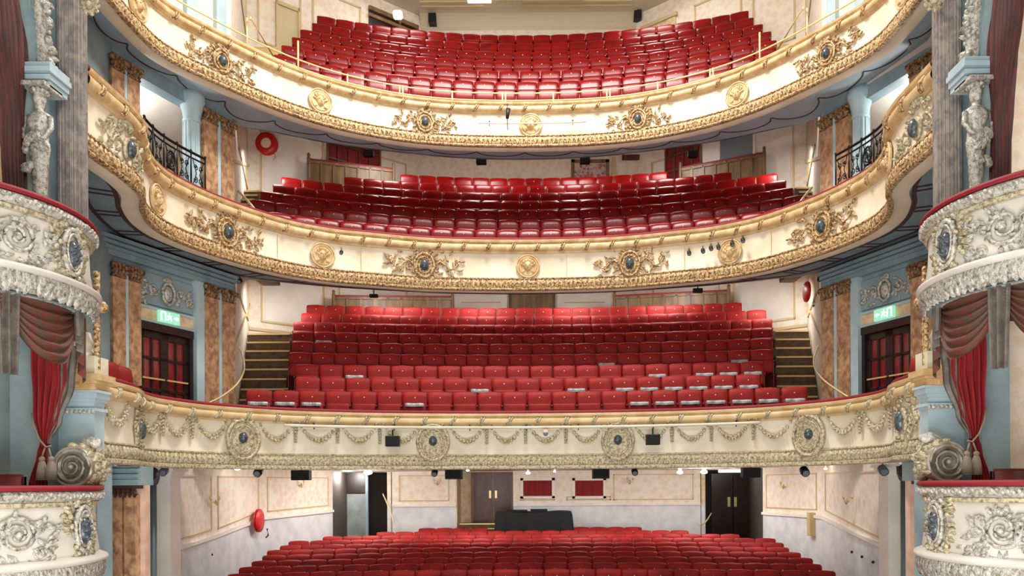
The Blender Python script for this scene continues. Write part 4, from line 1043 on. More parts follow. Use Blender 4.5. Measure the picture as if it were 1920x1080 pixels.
for k, (tier, i, spots, vel, vis, R, cy, al, ar) in enumerate(SEATS):
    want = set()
    for px in slips.get((tier, i), []): want.add(min(range(len(spots)), key=lambda j: abs(spots[j][4]-px)))  # seats that get the painted sheen strip
    n = len(spots)
    for j, (x, y, z, rz, px) in enumerate(spots):
        # centre-most seats first when a row is only partly built one by one
        if abs(j-(n-1)/2) > chosen[k]/2: rest[vel].append((x, y, z, rz)); continue
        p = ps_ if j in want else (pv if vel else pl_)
        if p.name not in used: used.add(p.name); o = p; o.location = (x, y, z); o.rotation_euler = (0, 0, rz)
        else: o = copy_seat(p, (x, y, z), rz)
        jj, side = (j, 'left') if j < n/2 else (n-1-j, 'right')
        o['label'] = f'red {"plush" if vel else "leathercloth"} tip-up seat{" with painted sheen" if j in want else ""}, {tier} {ORD[i]} row, {NUM[jj]} from its {side} end'
        o['group'] = f'red tip-up seats in the {tier}'
bm = NB()
protos = {True: [(c.data, 0 if 'armrest' not in c.name else 2) for c in pv.children], False: [(c.data, 1) for c in pl_.children if 'plate' not in c.name]}
me = bpy.data.meshes.new('theatre_seats_beyond')
verts, faces, mi = [], [], []
for vel, lst in rest.items():
    for (x, y, z, rz) in lst:
        c_, s_ = cos(rz), sin(rz)
        for d, m in protos[vel]:
            b0 = len(verts); pm = 3 if 'plate' in d.name else m
            for v in d.vertices:
                a, b, cc = v.co; verts.append((x+a*c_-b*s_, y+a*s_+b*c_, z+cc))
            for f in d.polygons: faces.append([b0+q for q in f.vertices]); mi.append(pm)
bm.free(); me.from_pydata(verts, [], faces); me.update()
for m in (VELVET, VINYL, SEATWOOD, PLATE): me.materials.append(m)
me.polygons.foreach_set('material_index', mi); me.polygons.foreach_set('use_smooth', [True]*len(mi))
o = bpy.data.objects.new('theatre_seat_rows', me); COL.objects.link(o)
tag(o, 'remaining rows of red seats in the stalls and the upper two circles', 'theatre seats', None, 'stuff')
# stepped floors under the seats
for tier in ('dress circle', 'grand circle', 'upper circle', 'stalls'):
    bm = NB(); T = [q for q in SEATS if q[0] == tier]; T.sort(key=lambda q: q[1])
    for q in T:
        i, spots, R, cy, al, ar = q[1], q[2], q[5], q[6], q[7], q[8]
        zf = spots[0][2]; dn = .3 if tier == 'stalls' or (tier == 'grand circle' and i == 0) else .62
        nb = 40; e = .06/R; r0, r1 = R-.4, R+.5
        rows = []
        for k in range(nb+1):
            a = al-e+(ar-al+2*e)*k/nb
            rows.append([(r0*sin(a), cy+r0*cos(a), zf-dn), (r0*sin(a), cy+r0*cos(a), zf-.005), (r1*sin(a), cy+r1*cos(a), zf-.005), (r1*sin(a), cy+r1*cos(a), zf-dn)])
        vs = grid(bm, rows); bm.faces.new(vs[0]); bm.faces.new(vs[-1])
    if tier == 'dress circle':                          # level strip between parapet and front row
        rows = []
        for k in range(61):
            p, t, nn = CL.pos(CL.L*(.14+.72*k/60)); rows.append([(p.x-nn.x*.22, p.y-nn.y*.22, 4.03), (p.x-nn.x*1.1, p.y-nn.y*1.1, 4.03)])
        grid(bm, rows)
    struct('floor_'+tier.replace(' ', '_'), bm, CARPET)
# low red kick boards right behind the parapets of the three circles
for nm, C, z0, z1, f in (('grand_circle', CM, 8.4, 8.62, .17),):
    bm = NB(); C.sweep(bm, [(-.24, z0), (-.24, z1), (-.3, z1+.02), (-.36, z1), (-.36, z0)], C.L*f, C.L*(1-f)); struct('trim_20', bm, REDRAIL)
bm = NB(); CU.sweep(bm, [(-.22, 11.7), (-.22, 11.86), (-.5, 11.9), (-.5, 11.7)], CU.L*.2, CU.L*.8); struct('trim_21', bm, VINYL)
# slip seats at the ends of the dress circle
for k, (x, y, sd) in enumerate(((-5.95, 11.25, -1), (-6.02, 11.75, -1), (5.9, 11.2, 1))):
    o = copy_seat(pv, (x, y, 3.92), sd*-1.15)
    o['label'] = ['red plush seat in the left slips, nearest the stage box', 'red plush seat in the left slips, next to the marble pilaster', 'lone red plush seat in the right slips beside the stage box'][k]
    o['group'] = 'red seats in the side slips'
# ------------------------------------------------------------------ stairs
def wall_x(Y): return 6.2+(Y-16.6)*(1.4/4.6)
def stairs(s, nm, Y0, dY, z0, dz, n, pin0, pin1, label, base0):
    R = empty('staircase', (s*6, Y0, z0), label, 'staircase')
    for i in range(n):
        Y = Y0+dY*i; z = z0+dz*(i+1); pp = pin0+(pin1-pin0)*i/max(1, n-1)
        xi = at(pp, 600, Y).x; xo = s*(wall_x(Y)-.03+(OX*max(0, 21.2-Y)/4.6 if s > 0 else 0))
        a, b = min(xi, xo), max(xi, xo)
        base = z-.7 if base0 is None else base0
        bm = NB(); box(bm, a, b, Y, Y+dY+(.0 if i < n-1 else .9), base, z); st = obj('step', bm, WOODST, R)
        bm = NB(); box(bm, a+.02, b-.02, Y-.03, Y+.05, z-.03, z+.012); obj('nosing', bm, BRASS, st)['label'] = 'brass stair nosing'
WOODST = mat('worn_brown_stair_carpet', S(104, 80, 54), .7, col2=S(74, 54, 38), scale=8, bump=.2)
for s, nm in ((-1, 'left'), (1, 'right')):
    m = lambda p: p if s < 0 else None
    stairs(s, nm, 16.9, .37, 4.1, .285, 10, 540 if s < 0 else 1455, 545 if s < 0 else 1452, f'brown side stairs with brass nosings beside the dress circle seats, {nm} side', 3.9)
    stairs(s, nm, 17.2, .42, 8.75, .26, 6, 462 if s < 0 else 1520, 492 if s < 0 else 1492, f'short brown side stairs beside the grand circle seats, {nm} side', 8.3)
    stairs(s, nm, 17.3, .4, 12.1, .27, 9, 508 if s < 0 else 1464, 545 if s < 0 else 1446, f'brown gallery stairs beside the topmost seats, {nm} side', None)
# ------------------------------------------------------------------ rails
R = empty('guard_rail', (0, 17.9, 11.8), 'cream-gold double guard rail along the front of the topmost balcony', 'railing')
for z in (12.1, 11.93):
    bm = NB(); tube(bm, [Vector((*(CU.pos(CU.L*k/140)[0]-CU.pos(CU.L*k/140)[2]*.12), z)) for k in range(141)], .016, 6); obj('rail', bm, BRASSPAINT, R, True)
for px, th, zt in ((463, 1, 12.48), (558, 1, 12.5), (652, 1, 12.12), (749, 2, 12.12), (848, 1, 12.12), (943, 2, 12.12), (1038, 1, 12.12), (1138, 2, 12.12), (1234, 1, 12.12), (1331, 2, 12.12), (1424, 1, 12.5), (1513, 1, 12.48)):
    q = CU.find(px, 12, -.12); bm = NB()
    for k in range(th):
        p, t, n = CU.pos(q+(k*.07)); p = p-n*.12; tube(bm, [(p.x, p.y, 11.79), (p.x, p.y, zt)], .02, 6)
    obj('post', bm, BRASSPAINT, R, True)
for s in (-1, 1):
    p = CU.pos(CU.find(463 if s < 0 else 1513, 12, -.12))[0]
    bm = NB(); tube(bm, [(p.x, p.y, 12.46), (s*5.9, 18.4, 13.1)], .016, 6); tube(bm, [(p.x, p.y, 12.46), (p.x, p.y, 12.4)], .02, 6); obj('stair_rail', bm, BRASSPAINT, R, True)
def handrail(label, pts, m=BRASSPAINT, r=.02, posts=()):
    R = empty('handrail', pts[0], label, 'handrail')
    bm = NB(); P = [Vector(p) for p in pts]; out = []
    for i in range(len(P)-1):
        a = P[i-1] if i else P[0]; d = P[i+2] if i+2 < len(P) else P[-1]; b, c = P[i], P[i+1]
        for k in range(8):
            t = k/8; out.append(.5*((2*b)+(c-a)*t+(2*a-5*b+4*c-d)*t*t+(3*b-a-3*c+d)*t**3))
    out.append(P[-1]); tube(bm, out, r, 7); obj('rail', bm, m, R, True)
    for x, y, z0, z1 in posts:
        bm = NB(); tube(bm, [(x, y, z0), (x, y, z1)], r*.9, 7); obj('post', bm, m, R, True)
handrail('curved cream handrail at the foot of the dress circle stairs, left side', [at(440, 640, 18.4), at(453, 662, 17.6), at(458, 690, 16.9), at(446, 718, 16.3), at(418, 742, 15.6), at(388, 757, 15.2)])
handrail('curved cream handrail at the foot of the dress circle stairs, right side', [at(1545, 632, 18.4), at(1532, 655, 17.6), at(1526, 684, 16.9), at(1542, 710, 16.3), at(1572, 733, 15.6), at(1604, 752, 15.2)])
a, b = at(447, 358, 17.9), at(477, 392, 17.0)
handrail('short sloping cream-gold handrail beside the grand circle stairs, left side', [a, b, b+Vector((0, 0, -.12))], BRASSPAINT, .028, [(b.x, b.y, 8.5, b.z)])
a, b = at(1522, 352, 17.9), at(1497, 384, 17.0)
handrail('short sloping cream-gold handrail beside the grand circle stairs, right side', [a, b, b+Vector((0, 0, -.12))], BRASSPAINT, .028, [(b.x, b.y, 8.5, b.z)])
# wrought-iron railings on the middle balcony
for s, nm in ((-1, 'left'), (1, 'right')):
    z0, H = 8.56, .62
    q0, q1 = CM.find(272, z0+.3, -.05), CM.find(386, z0+.3, -.05)
    if s > 0: q0, q1 = CM.L-q0, CM.L-q1
    L = abs(q1-q0); sg = 1 if q1 > q0 else -1; qm = (q0+q1)/2
    R = empty('iron_railing', (CM.pos(qm)[0].x, CM.pos(qm)[0].y, z0), f'black wrought-iron scroll railing on the middle balcony, {nm} side', 'railing')
    bm = NB()
    for z in (H, H-.1, .03): tube(bm, [(-L/2+L*k/20, 0, z) for k in range(21)], .016 if z < H else .024, 6)
    put(bm, 'rail', CM, qm, z0, IRON, R, -.06)
    for k in range(6):
        bm = NB(); x = -L/2+L*k/5; tube(bm, [(x, 0, 0), (x, 0, H)], .016, 6); ball(bm, (x, 0, H+.03), .025, 6, 4); put(bm, 'baluster', CM, qm, z0, IRON, R, -.06)
    bm = NB()
    for k in range(5):
        x = -L/2+L*(k+.5)/5
        if k == (2 if sg > 0 else 2):
            oring(bm, x, .27, .11, .16, .018, 0, 18); oring(bm, x, .27, .07, .11, .01, 0, 16); leaf(bm, x, .18, PI/2, .16, .06, .02)
        for sd in (-1, 1):
            spiral(bm, x+sd*.07, .14, .06, 1.3, PI/2, sd, .011); spiral(bm, x+sd*.07, .38, .055, 1.3, -PI/2, -sd, .011)
            tube(bm, [(x+sd*.12, 0, .05), (x+sd*.04, 0, .27), (x+sd*.12, 0, .5)], .01, 5)
    put(bm, 'scrollwork', CM, qm, z0, IRON, R, -.06)
# ------------------------------------------------------------------ wooden screens behind the seats
def screen(p0, p1, z0, z1, zb1, n, label, rows=2):
    R = empty('wooden_screen', (p0[0], p0[1], z0), label, 'wooden screen')
    d = Vector((p1[0]-p0[0], p1[1]-p0[1])); L = d.length; d /= L
    def q(t): return (p0[0]+d.x*L*t, p0[1]+d.y*L*t)
    dz = zb1-z1
    bm = NB(); obox(bm, p0, p1, .06, z0, z1, z0, zb1); obj('panelling', bm, WOOD, R)
    bm = NB()
    for k in range(n+1):
        t = k/n; a = q(max(0, t-.012)); b = q(min(1, t+.012)); obox(bm, a, b, .03, z0, z1+dz*t, side=-1)
    for f in ([.0, .5, 1.0] if rows == 2 else [.0, 1.0]):
        za = z0+(z1-.08-z0)*f; zb_ = z0+(zb1-.08-z0)*f; obox(bm, p0, p1, .03, za, za+.07, zb_, zb_+.07, side=-1)
    obj('panel_frame', bm, WOOD, R)
    bm = NB(); obox(bm, p0, p1, .16, z1, z1+.05, zb1, zb1+.05, side=1); obj('padded_top', bm, REDRAIL, R)
    for t, zt in ((0, z1), (1, zb1)):
        bm = NB(); a = q(t); lathe(bm, (a[0], a[1], z0), [(.05, 0), (.05, zt-z0+.06), (.035, zt-z0+.1), (.05, zt-z0+.15), (.02, zt-z0+.2)], 10); obj('post', bm, WOOD, R, True)
xy = lambda px, Y: (at(px, 500, Y).x, Y)
screen(xy(580, 22.0), xy(739, 22.95), 11.0, 12.2, 12.3, 7, 'brown panelled wooden screen below the red glazed door, behind the grand circle left seats')
screen(xy(1277, 22.95), xy(1434, 21.75), 11.0, 12.28, 12.2, 7, 'brown panelled wooden screen under the blue-grey window, behind the grand circle right seats')
screen(xy(625, 22.35), xy(848, 23.5), 7.6, 8.42, 8.65, 9, 'low brown panelled screen behind the top dress circle row, left of the centre panel', 1)
screen(xy(1152, 23.5), xy(1366, 22.3), 7.6, 8.65, 8.5, 9, 'low brown panelled screen behind the top dress circle row, right of the centre panel', 1)
# ------------------------------------------------------------------ doors, windows and fittings on the rear walls
def cd(px, s, off=.03, zr=9):
    best = min((abs(pxof(s*(7.6-4.2*k/500), 21.2+3.4*k/500, zr)-px), k/500) for k in range(501))[1]
    n = Vector((-s*3.4, -4.2)).normalized()*off
    return (s*(7.6-4.2*best)+n.x, 21.2+3.4*best+n.y)
def on_cd(px0, px1, s, z0, z1, m, name, off=.02, th=.04, parent=None, zr=None):
    a, b = cd(px0, s, off, zr or (z0+z1)/2), cd(px1, s, off, zr or (z0+z1)/2)
    bm = NB(); obox(bm, a, b, th, z0, z1, side=-1); return obj(name, bm, m, parent)
def glazed_door(nm, px0, px1, s, z0, z1, cols=4):
    D = bpy.data.objects.new(nm, None); COL.objects.link(D); p = cd(px0, s, 0, z1); D.location = (*p, z0); D['kind'] = 'structure'
    on_cd(px0, px1, s, z0, z1, REDGLASS, 'pane', .02, .03, D, 12.5)
    w_ = px1-px0
    for k in range(cols+1): on_cd(px0+w_*k/cols-1.2, px0+w_*k/cols+1.2, s, z0, z1, WOOD if k in (0, cols) else MAHOG, 'door_frame', .05, .04, D, 12.5)
    for z in (z0+.3, z0+.75, z0+1.2, z0+1.65): on_cd(px0, px1, s, z, z+.05, MAHOG, 'glazing_bar', .05, .03, D, 12.5)
glazed_door('door_3', 612, 711, -1, 11.3, 13.4, 5)
glazed_door('door_4', 1250, 1316, 1, 11.3, 13.4, 4)
Wn = on_cd(1352, 1416, 1, 12.2, 13.3, GLASSB, 'window_1', .03, .03); Wn['kind'] = 'structure'
for a, b, z0, z1 in ((1348, 1352, 12.12, 13.4), (1414, 1418, 12.12, 13.4), (1348, 1418, 12.1, 12.2), (1320, 1348, 12.1, 13.4)): on_cd(a, b, 1, z0, z1, WHITE, 'window_frame', .05, .04, Wn, 12.8)
Dn = on_cd(691, 780, -1, 16.0, 17.35, DARKWOOD, 'door_5', .02, .03); Dn['kind'] = 'structure'
for z0, z1 in ((17.3, 17.42), (17.1, 17.2)): on_cd(689, 782, -1, z0, z1, WOOD, 'lintel', .05, .06, Dn)
Dn = on_cd(1207, 1268, 1, 16.0, 17.2, PAPER_D, 'door_6', .02, .03); Dn['kind'] = 'structure'; on_cd(1204, 1272, 1, 17.2, 17.3, BEAD, 'lintel', .05, .06, Dn)
Dn = on_cd(519, 557, -1, 15.0, 16.4, mat('olive_cream_door', S(206, 190, 150), .6), 'door_7', .02, .03); Dn['kind'] = 'structure'
for a, b, z0, z1 in ((516, 519, 15, 16.5), (557, 560, 15, 16.5), (516, 560, 16.4, 16.5)): on_cd(a, b, -1, z0, z1, BEAD, 'door_frame', .05, .05, Dn, 15.7)
# back-wall fittings
def yb(px0, px1, py0, py1, Y, m, name, th=.04, parent=None):
    a, b = at(px0, py1, Y), at(px1, py0, Y); bm = NB(); box(bm, a.x, b.x, Y-th, Y, a.z, b.z); return obj(name, bm, m, parent)
o = empty('picture', at(1105, 335, 24.57), 'gilt-framed floral picture on the cream wall behind the grand circle', 'picture')
yb(1076, 1137, 306, 336, 24.58, PICTURE, 'canvas', .03, o)
for a in ((1071, 1077, 300, 340), (1136, 1142, 300, 340), (1071, 1142, 300, 306), (1071, 1142, 334, 340)): yb(*a, 24.58, WOOD, 'frame', .06, o)
bb = yb(1166, 1201, 291, 301, 24.58, MAHOG, 'wall_sign', .05); tag(bb, 'small brown wooden sign board high on the wall behind the grand circle', 'sign')
bb = yb(1148, 1154, 296, 340, 24.58, BEAD, 'trim_11', .05); bb['kind'] = 'structure'
cp = yb(958, 1036, 540, 590, 24.58, WOOD, 'door_8', .05); cp['kind'] = 'structure'
for a in ((954, 959, 540, 590), (1036, 1041, 540, 590)): yb(*a, 24.56, MAHOG, 'door_frame', .05, cp)
for j, a in enumerate(((853, 951, 535, 592), (1045, 1146, 535, 592))):
    w1 = yb(*a, 24.59, WHITE, 'trim_%d' % (12+j), .04); w1['kind'] = 'structure'
    yb(a[0]+12, a[1]-12, 566, 568, 24.54, BEAD, 'bead', .02, w1)
# speakers
def speaker(px, py, wpx, hpx, Y, label, dep=.22, drop=True, group=None):
    c = at(px, py, Y); w_, h_ = wpx*Y/F, hpx*Y/F
    R = empty('loudspeaker', (c.x, c.y, c.z-h_/2), label, 'loudspeaker', group)
    bm = NB(); box(bm, c.x-w_/2, c.x+w_/2, c.y, c.y+dep, c.z-h_/2, c.z+h_/2); bmesh.ops.bevel(bm, geom=bm.edges[:], offset=.01, segments=1, affect='EDGES'); obj('cabinet', bm, BLACK, R)
    bm = NB(); box(bm, c.x-w_*.44, c.x+w_*.44, c.y-.012, c.y, c.z-h_*.42, c.z+h_*.42); obj('grille', bm, BLACKCLOTH, R)
    if drop:
        bm = NB(); tube(bm, [(c.x, c.y+dep*.5, c.z+h_*.4), (c.x, c.y+dep*.5, c.z+h_/2+.12)], .015, 6); obj('bracket', bm, IRON, R)
speaker(562, 891, 34, 19, 17.0, 'black loudspeaker under the lowest balcony, first from the left'); speaker(850, 889, 32, 19, 17.2, 'black loudspeaker under the lowest balcony, second from the left')
speaker(1127, 888, 32, 19, 17.2, 'black loudspeaker under the lowest balcony, second from the right'); speaker(1410, 886, 34, 19, 17.0, 'black loudspeaker under the lowest balcony, beside the right recess doors')
for px, py, nm in ((735, 827, 'left'), (1225, 824, 'right')):
    q = CL.find(px, 3.9, .2); p, t, n = CL.pos(q); speaker(px, py, 26, 20, p.y+n.y*.38, f'small black loudspeaker hanging before the garlands of the lowest balcony, {nm} one', .14)
for px, py, nm in ((690, 286, 'first from the left'), (902, 300, 'second from the left'), (1097, 299, 'third from the left'), (1300, 287, 'rightmost')): speaker(px, py, 19, 11, 19.2, f'tiny black loudspeaker under the rear edge of the topmost balcony, {nm}', .15)
speaker(810, 32, 14, 17, 24.3, 'small black loudspeaker on the wall above the top gallery row, left one', .3, False); speaker(1196, 25, 14, 16, 24.3, 'small black loudspeaker on the wall above the top gallery row, right one', .3, False)
speaker(1309, 544, 18, 8, 18.6, 'tiny black loudspeaker under the middle balcony rear edge, right of centre', .1); speaker(700, 554, 16, 6, 18.8, 'tiny black loudspeaker under the middle balcony rear edge, left of centre', .1)
# spotlights
def spot(px, py, r, Y, label, m=BLACK, ang=.5, up=.12):
    c = at(px, py, Y); R = empty('spotlight', c, label, 'spotlight')
    bm = NB(); d = Vector((0, -cos(ang), -sin(ang)))
    tube(bm, [c-d*r*1.3, c-d*r*.6, c+d*r*.6, c+d*r*1.3], [r*.55, r, r, r*.9], 12); obj('body', bm, m, R, True)
    bm = NB(); tube(bm, [c+d*r*1.29, c+d*r*1.36], [r*.75, r*.7], 12); obj('lens', bm, GLASSB, R)
    bm = NB(); tube(bm, [c, c+Vector((0, 0, up))], r*.2, 6); obj('yoke', bm, m, R)
spot(282, 888, .11, 12.8, 'large black spotlight on top of the left iron column', ang=.3); spot(1697, 884, .11, 12.8, 'large black spotlight on top of the right iron column', ang=.3)
spot(485, 884, .09, 16.5, 'black spotlight under the lowest balcony near the left loudspeaker'); spot(1508, 883, .09, 15.8, 'black spotlight under the lowest balcony, far right'); spot(308, 883, .07, 13.6, 'small grey spotlight beside the left white pilaster', IRONBLUE); spot(1655, 881, .08, 13.6, 'small grey spotlight beside the right white pilaster', IRONBLUE)
spot(815, 886, .07, 16.8, 'small dark spotlight beside the second loudspeaker under the lowest balcony'); spot(1190, 884, .07, 16.8, 'small dark spotlight under the lowest balcony, right of centre')
spot(450, 527, .05, 16.7, 'tiny black spotlight at the corner of the left pilaster, dress circle level'); spot(1537, 524, .05, 16.7, 'tiny black spotlight at the corner of the right pilaster, dress circle level')
for j, (px, py) in enumerate(((1292, 474), (1318, 470), (1333, 465), (1347, 463), (1373, 457), (1393, 450))):
    q = CM.find(px, 8.2, .15); p, t, n = CM.pos(q)
    spot(px, py, .045, p.y+n.y*.2, f'tiny black spotlight clipped on the middle balcony cornice, {NUM[j]} from the left of six', ang=.9, up=.1)
q = CM.find(640, 8.2, .15); spot(640, 473, .04, CM.pos(q)[0].y-.2, 'tiny black spotlight clipped on the middle balcony cornice, left of centre', ang=.8, up=.1)
# lighting bars
def bar(C, px0, px1, z, off, label, posts, m=BRASSPAINT, r=.028):
    q0, q1 = C.find(px0, z, off), C.find(px1, z, off); R = empty('lighting_bar', (C.pos((q0+q1)/2)[0].x, C.pos((q0+q1)/2)[0].y-off, z), label, 'lighting bar')
    bm = NB(); pts = []
    for k in range(41): p, t, n = C.pos(q0+(q1-q0)*k/40); p = p+n*off; pts.append((p.x, p.y, z))
    tube(bm, pts, r, 8); obj('pipe', bm, m, R, True)
    for px in posts:
        p, t, n = C.pos(C.find(px, z, off)); bm = NB(); a = p+n*off; b = p+n*.06; tube(bm, [(b.x, b.y, z+.05), (a.x, a.y, z+.05), (a.x, a.y, z-.06)], .013, 6); obj('clamp', bm, IRON, R)
bar(CL, 533, 1426, 4.12, .17, 'long cream pipe along the garlanded front of the lowest balcony', (590, 738, 880, 988, 1085, 1225, 1380), IVORY)
bar(CU, 897, 1098, 11.28, .14, 'short cream pipe before the centre medallion of the topmost balcony', (918, 1073), CREAM, .018)
o = empty('security_camera', at(1023, 814, 15.2), 'small white dome camera under the pipe on the lowest balcony front', 'camera')
c = at(1023, 813, 15.1); bm = NB(); ball(bm, c, .05, 12, 8); obj('dome', bm, GLASSB, o, True); bm = NB(); tube(bm, [c+Vector((0, 0, .02)), c+Vector((0, 0, .08))], .055, 12); obj('housing', bm, PLATE, o)
o = empty('microphone', at(953, 240, 17.5), 'black hanging microphone before the topmost balcony, left of its centre medallion', 'microphone')
bm = NB(); a = at(952, 195, 17.75); tube(bm, [a, at(951, 200, 17.5), at(953, 206, 17.48)], .012, 6); obj('arm', bm, BLACK, o)
bm = NB(); tube(bm, [at(953, 204, 17.46), at(951, 222, 17.46)], [.05, .035], 10); obj('body', bm, BLACK, o, True); bm = NB(); tube(bm, [at(951, 222, 17.46), at(952, 244, 17.46)], .01, 5); obj('cable', bm, BLACK, o)
# fire equipment
def reel(c, rad, wd, axis, label, tilt=0):
    R = empty('fire_hose_reel', c, label, 'fire hose reel')
    bm = NB(); lathe(bm, c, [(rad*.3, -wd/2), (rad, -wd/2), (rad*1.02, -wd*.3), (rad*.85, -wd*.28), (rad*.85, wd*.28), (rad*1.02, wd*.3), (rad, wd/2), (rad*.3, wd/2)], 28, axis); obj('drum', bm, FIRE, R, True)
    bm = NB(); lathe(bm, c, [(0.001, -wd*.62), (rad*.42, -wd*.58), (rad*.5, -wd*.5), (rad*.3, -wd*.4)], 20, axis); obj('hub', bm, PLATE if axis == 'Y' else FIRE, R, True)
    bm = NB(); v = Vector(c); tube(bm, [v+Vector((rad*.7, 0, -rad*.7)), v+Vector((rad*.8, 0, -rad*1.3)), v+Vector((rad*.6, -.02, -rad*1.5))], .02, 6); obj('hose', bm, BLACK if axis == 'X' else BRASS, R, True)
p = cd(497, -1, .16, 12); reel((p[0], p[1], at(497, 270, p[1]).z), .29, .16, 'Y', 'round red fire hose reel with white hub on the wall above the grand circle stairs')
reel((-6.55, 19.0, at(480, 976, 19.0).z), .28, .07, 'X', 'red fire hose reel seen edge-on above the grey marble dado, left stalls wall')
reel((6.78, 18.8, at(1522, 547, 18.8).z), .24, .05, 'X', 'red fire hose reel on the side wall beside the right dress circle stairs')
# stalls fittings
D = bpy.data.objects.new('door_9', None); COL.objects.link(D); D.location = (*at(924, 980, 25.05).xy, .95); D['kind'] = 'structure'
for k, (a, b) in enumerate(((889, 923), (926, 959))):
    lf = yb(a, b, 884, 982, 25.06, MAHOG, 'door_leaf', .05, D)
    for c_ in ((a+5, b-5, 893, 930), (a+5, b-5, 938, 972)): yb(*c_, 25.0, MAHOG, 'door_panel', .02, lf)
    yb(b-6 if k == 0 else a+2, b-2 if k == 0 else a+6, 920, 934, 24.98, BRASS, 'push_plate', .02, lf)
for a, b in ((884, 889), (959, 963)): yb(a, b, 880, 982, 25.08, WOOD, 'door_frame', .1, D)
D = bpy.data.objects.new('door_10', None); COL.objects.link(D); D.location = (*at(1373, 1005, 25.4).xy, .95); D['kind'] = 'structure'
for k, (a, b) in enumerate(((1334, 1373), (1375, 1414))):
    lf = yb(a, b, 888, 1010, 25.4, DARKWOOD, 'door_leaf', .05, D)
    for c_ in ((a+5, b-5, 897, 918), (a+5, b-5, 924, 964), (a+5, b-5, 970, 1002)): yb(*c_, 25.35, DARKWOOD, 'door_panel', .02, lf)
    yb(b-9 if k == 0 else a+1, b-4 if k == 0 else a+6, 932, 950, 25.32, BRASS, 'door_handle', .03, lf)
lp = yb(1347, 1392, 881, 886, 24.6, LAMPSOFT, 'strip_light', .08); tag(lp, 'bright strip light above the dark double doors in the right recess', 'light')
o = yb(629, 687, 926, 1010, 24.6, GREYDOOR, 'door_11', .05); o['kind'] = 'structure'
yb(629, 687, 886, 925, 24.6, DARKWOOD, 'transom', .05, o); yb(621, 629, 884, 1010, 24.5, BLUELITE, 'door_frame', .1, o); yb(687, 691, 884, 1010, 24.6, BLUE, 'door_frame', .1, o)
for j, (a, b) in enumerate(((981, 1035), (1078, 1131))):
    Wn = yb(a, b, 901, 930, 23.99, REDCLOTH, 'window_%d' % (2+j), .02); Wn['kind'] = 'structure'
    bm = NB(); p0 = at(a, 930, 23.97); p1 = at(b, 901, 23.97)
    grid(bm, [[(p0.x+(p1.x-p0.x)*k/48, 23.95-.02*sin(k*.9), z) for k in range(49)] for z in (p0.z, p1.z)]); obj('curtain', bm, REDCLOTH, Wn, True)
    for c_ in ((a-5, a, 896, 936), (b, b+5, 896, 936), (a-5, b+5, 896, 901), (a-5, b+5, 930, 935)): yb(*c_, 23.99, WHITE, 'window_frame', .07, Wn)
R = empty('entrance_steps', at(895, 998, 23.6), 'brass-edged wooden steps below the brown double door at the back of the stalls', 'steps')
for k, (y0, y1) in enumerate(((990, 1000), (981, 990))):
    st = yb(862, 932, y0, 1010, 23.2+.45*k, WOODST, 'step', -.45, R); yb(862, 932, y0, y0+2.5, 23.19+.45*k, BRASS, 'nosing', .03, st)
# draped desk
R = empty('draped_desk', (at(1000, 1000, 22.9).x, 22.9, .85), 'long desk covered with a black cloth behind the last stalls row', 'desk')
bm = NB(); x0, x1 = at(930, 957, 22.7).x, at(1071, 957, 22.7).x; zt = at(1000, 960, 22.7).z; rows = []
def ringp(z, e, amp):
    out = []; per = [(x0-e, 22.7-e), (x1+e, 22.7-e), (x1+e, 23.5+e), (x0-e, 23.5+e)]
    for i in range(4):
        a, b = per[i], per[(i+1) % 4]; m_ = 40 if i % 2 == 0 else 14
        for k in range(m_):
            t = k/m_; dx, dy = b[0]-a[0], b[1]-a[1]; l = math.hypot(dx, dy); f = amp*sin(t*l*13+i)+amp*.6*sin(t*l*29+1)
            out.append((a[0]+dx*t+dy/l*f, a[1]+dy*t-dx/l*f, z+.02*sin(t*l*5)*(amp < .01)))
    return out
rows = [ringp(zt-.02, -.05, .0), ringp(zt, 0, .003), ringp(zt-.08, .02, .01), ringp(zt-.35, .03, .025), ringp(.85, .06, .045)]
vs = grid(bm, rows, True); bm.faces.new(vs[0]); obj('cloth', bm, BLACKCLOTH, R, True)
bm = NB(); box(bm, x0+.3, x0+.9, 22.95, 23.3, zt, zt+.05); box(bm, x0+1.0, x0+1.5, 22.9, 23.3, zt, zt+.07); obj('covered_console', bm, BLACKCLOTH, R)
# lights under the lowest balcony
for j, (px, py, Y, r) in enumerate(((445, 879, 17.5, .07), (690, 886, 21.5, .12), (877, 882, 20, .045), (990, 887, 20, .06), (1275, 886, 20.5, .08), (1320, 885, 21.5, .1), (1548, 879, 17.5, .04), (1040, 884, 22.5, .04))):
    c = at(px, py, Y); R = empty('ceiling_light', c, f'bright round ceiling light under the lowest balcony, {NUM[j] if j < 5 else ["sixth", "eighth", "fifth"][j-5]} from the left' if False else f'lit ceiling lamp under the lowest balcony, {["above the left side wall", "in front of the left recess", "left of the brown double door", "above the left red window", "left of the right recess", "beside the dark double doors", "above the right side wall", "between the two red windows"][j]}', 'ceiling light')
    bm = NB(); ball(bm, c, r, 12, 8, (1, 1, .5)); obj('bulb', bm, LAMPM, R, True); bm = NB(); tube(bm, [c+Vector((0, 0, r*.4)), (c.x, c.y, 3.42)], r*.5, 10); obj('fitting', bm, WHITE, R)
for px, e in ((650, 60), (1375, 8)): point('corridor_fill', at(px, 893, 23.6), e)  # unseen point fills added to brighten the corridor doors
for px in (690, 1320): point('recess_lamp', at(px, 888, 21.4)+Vector((0, 0, -.15)), 35)
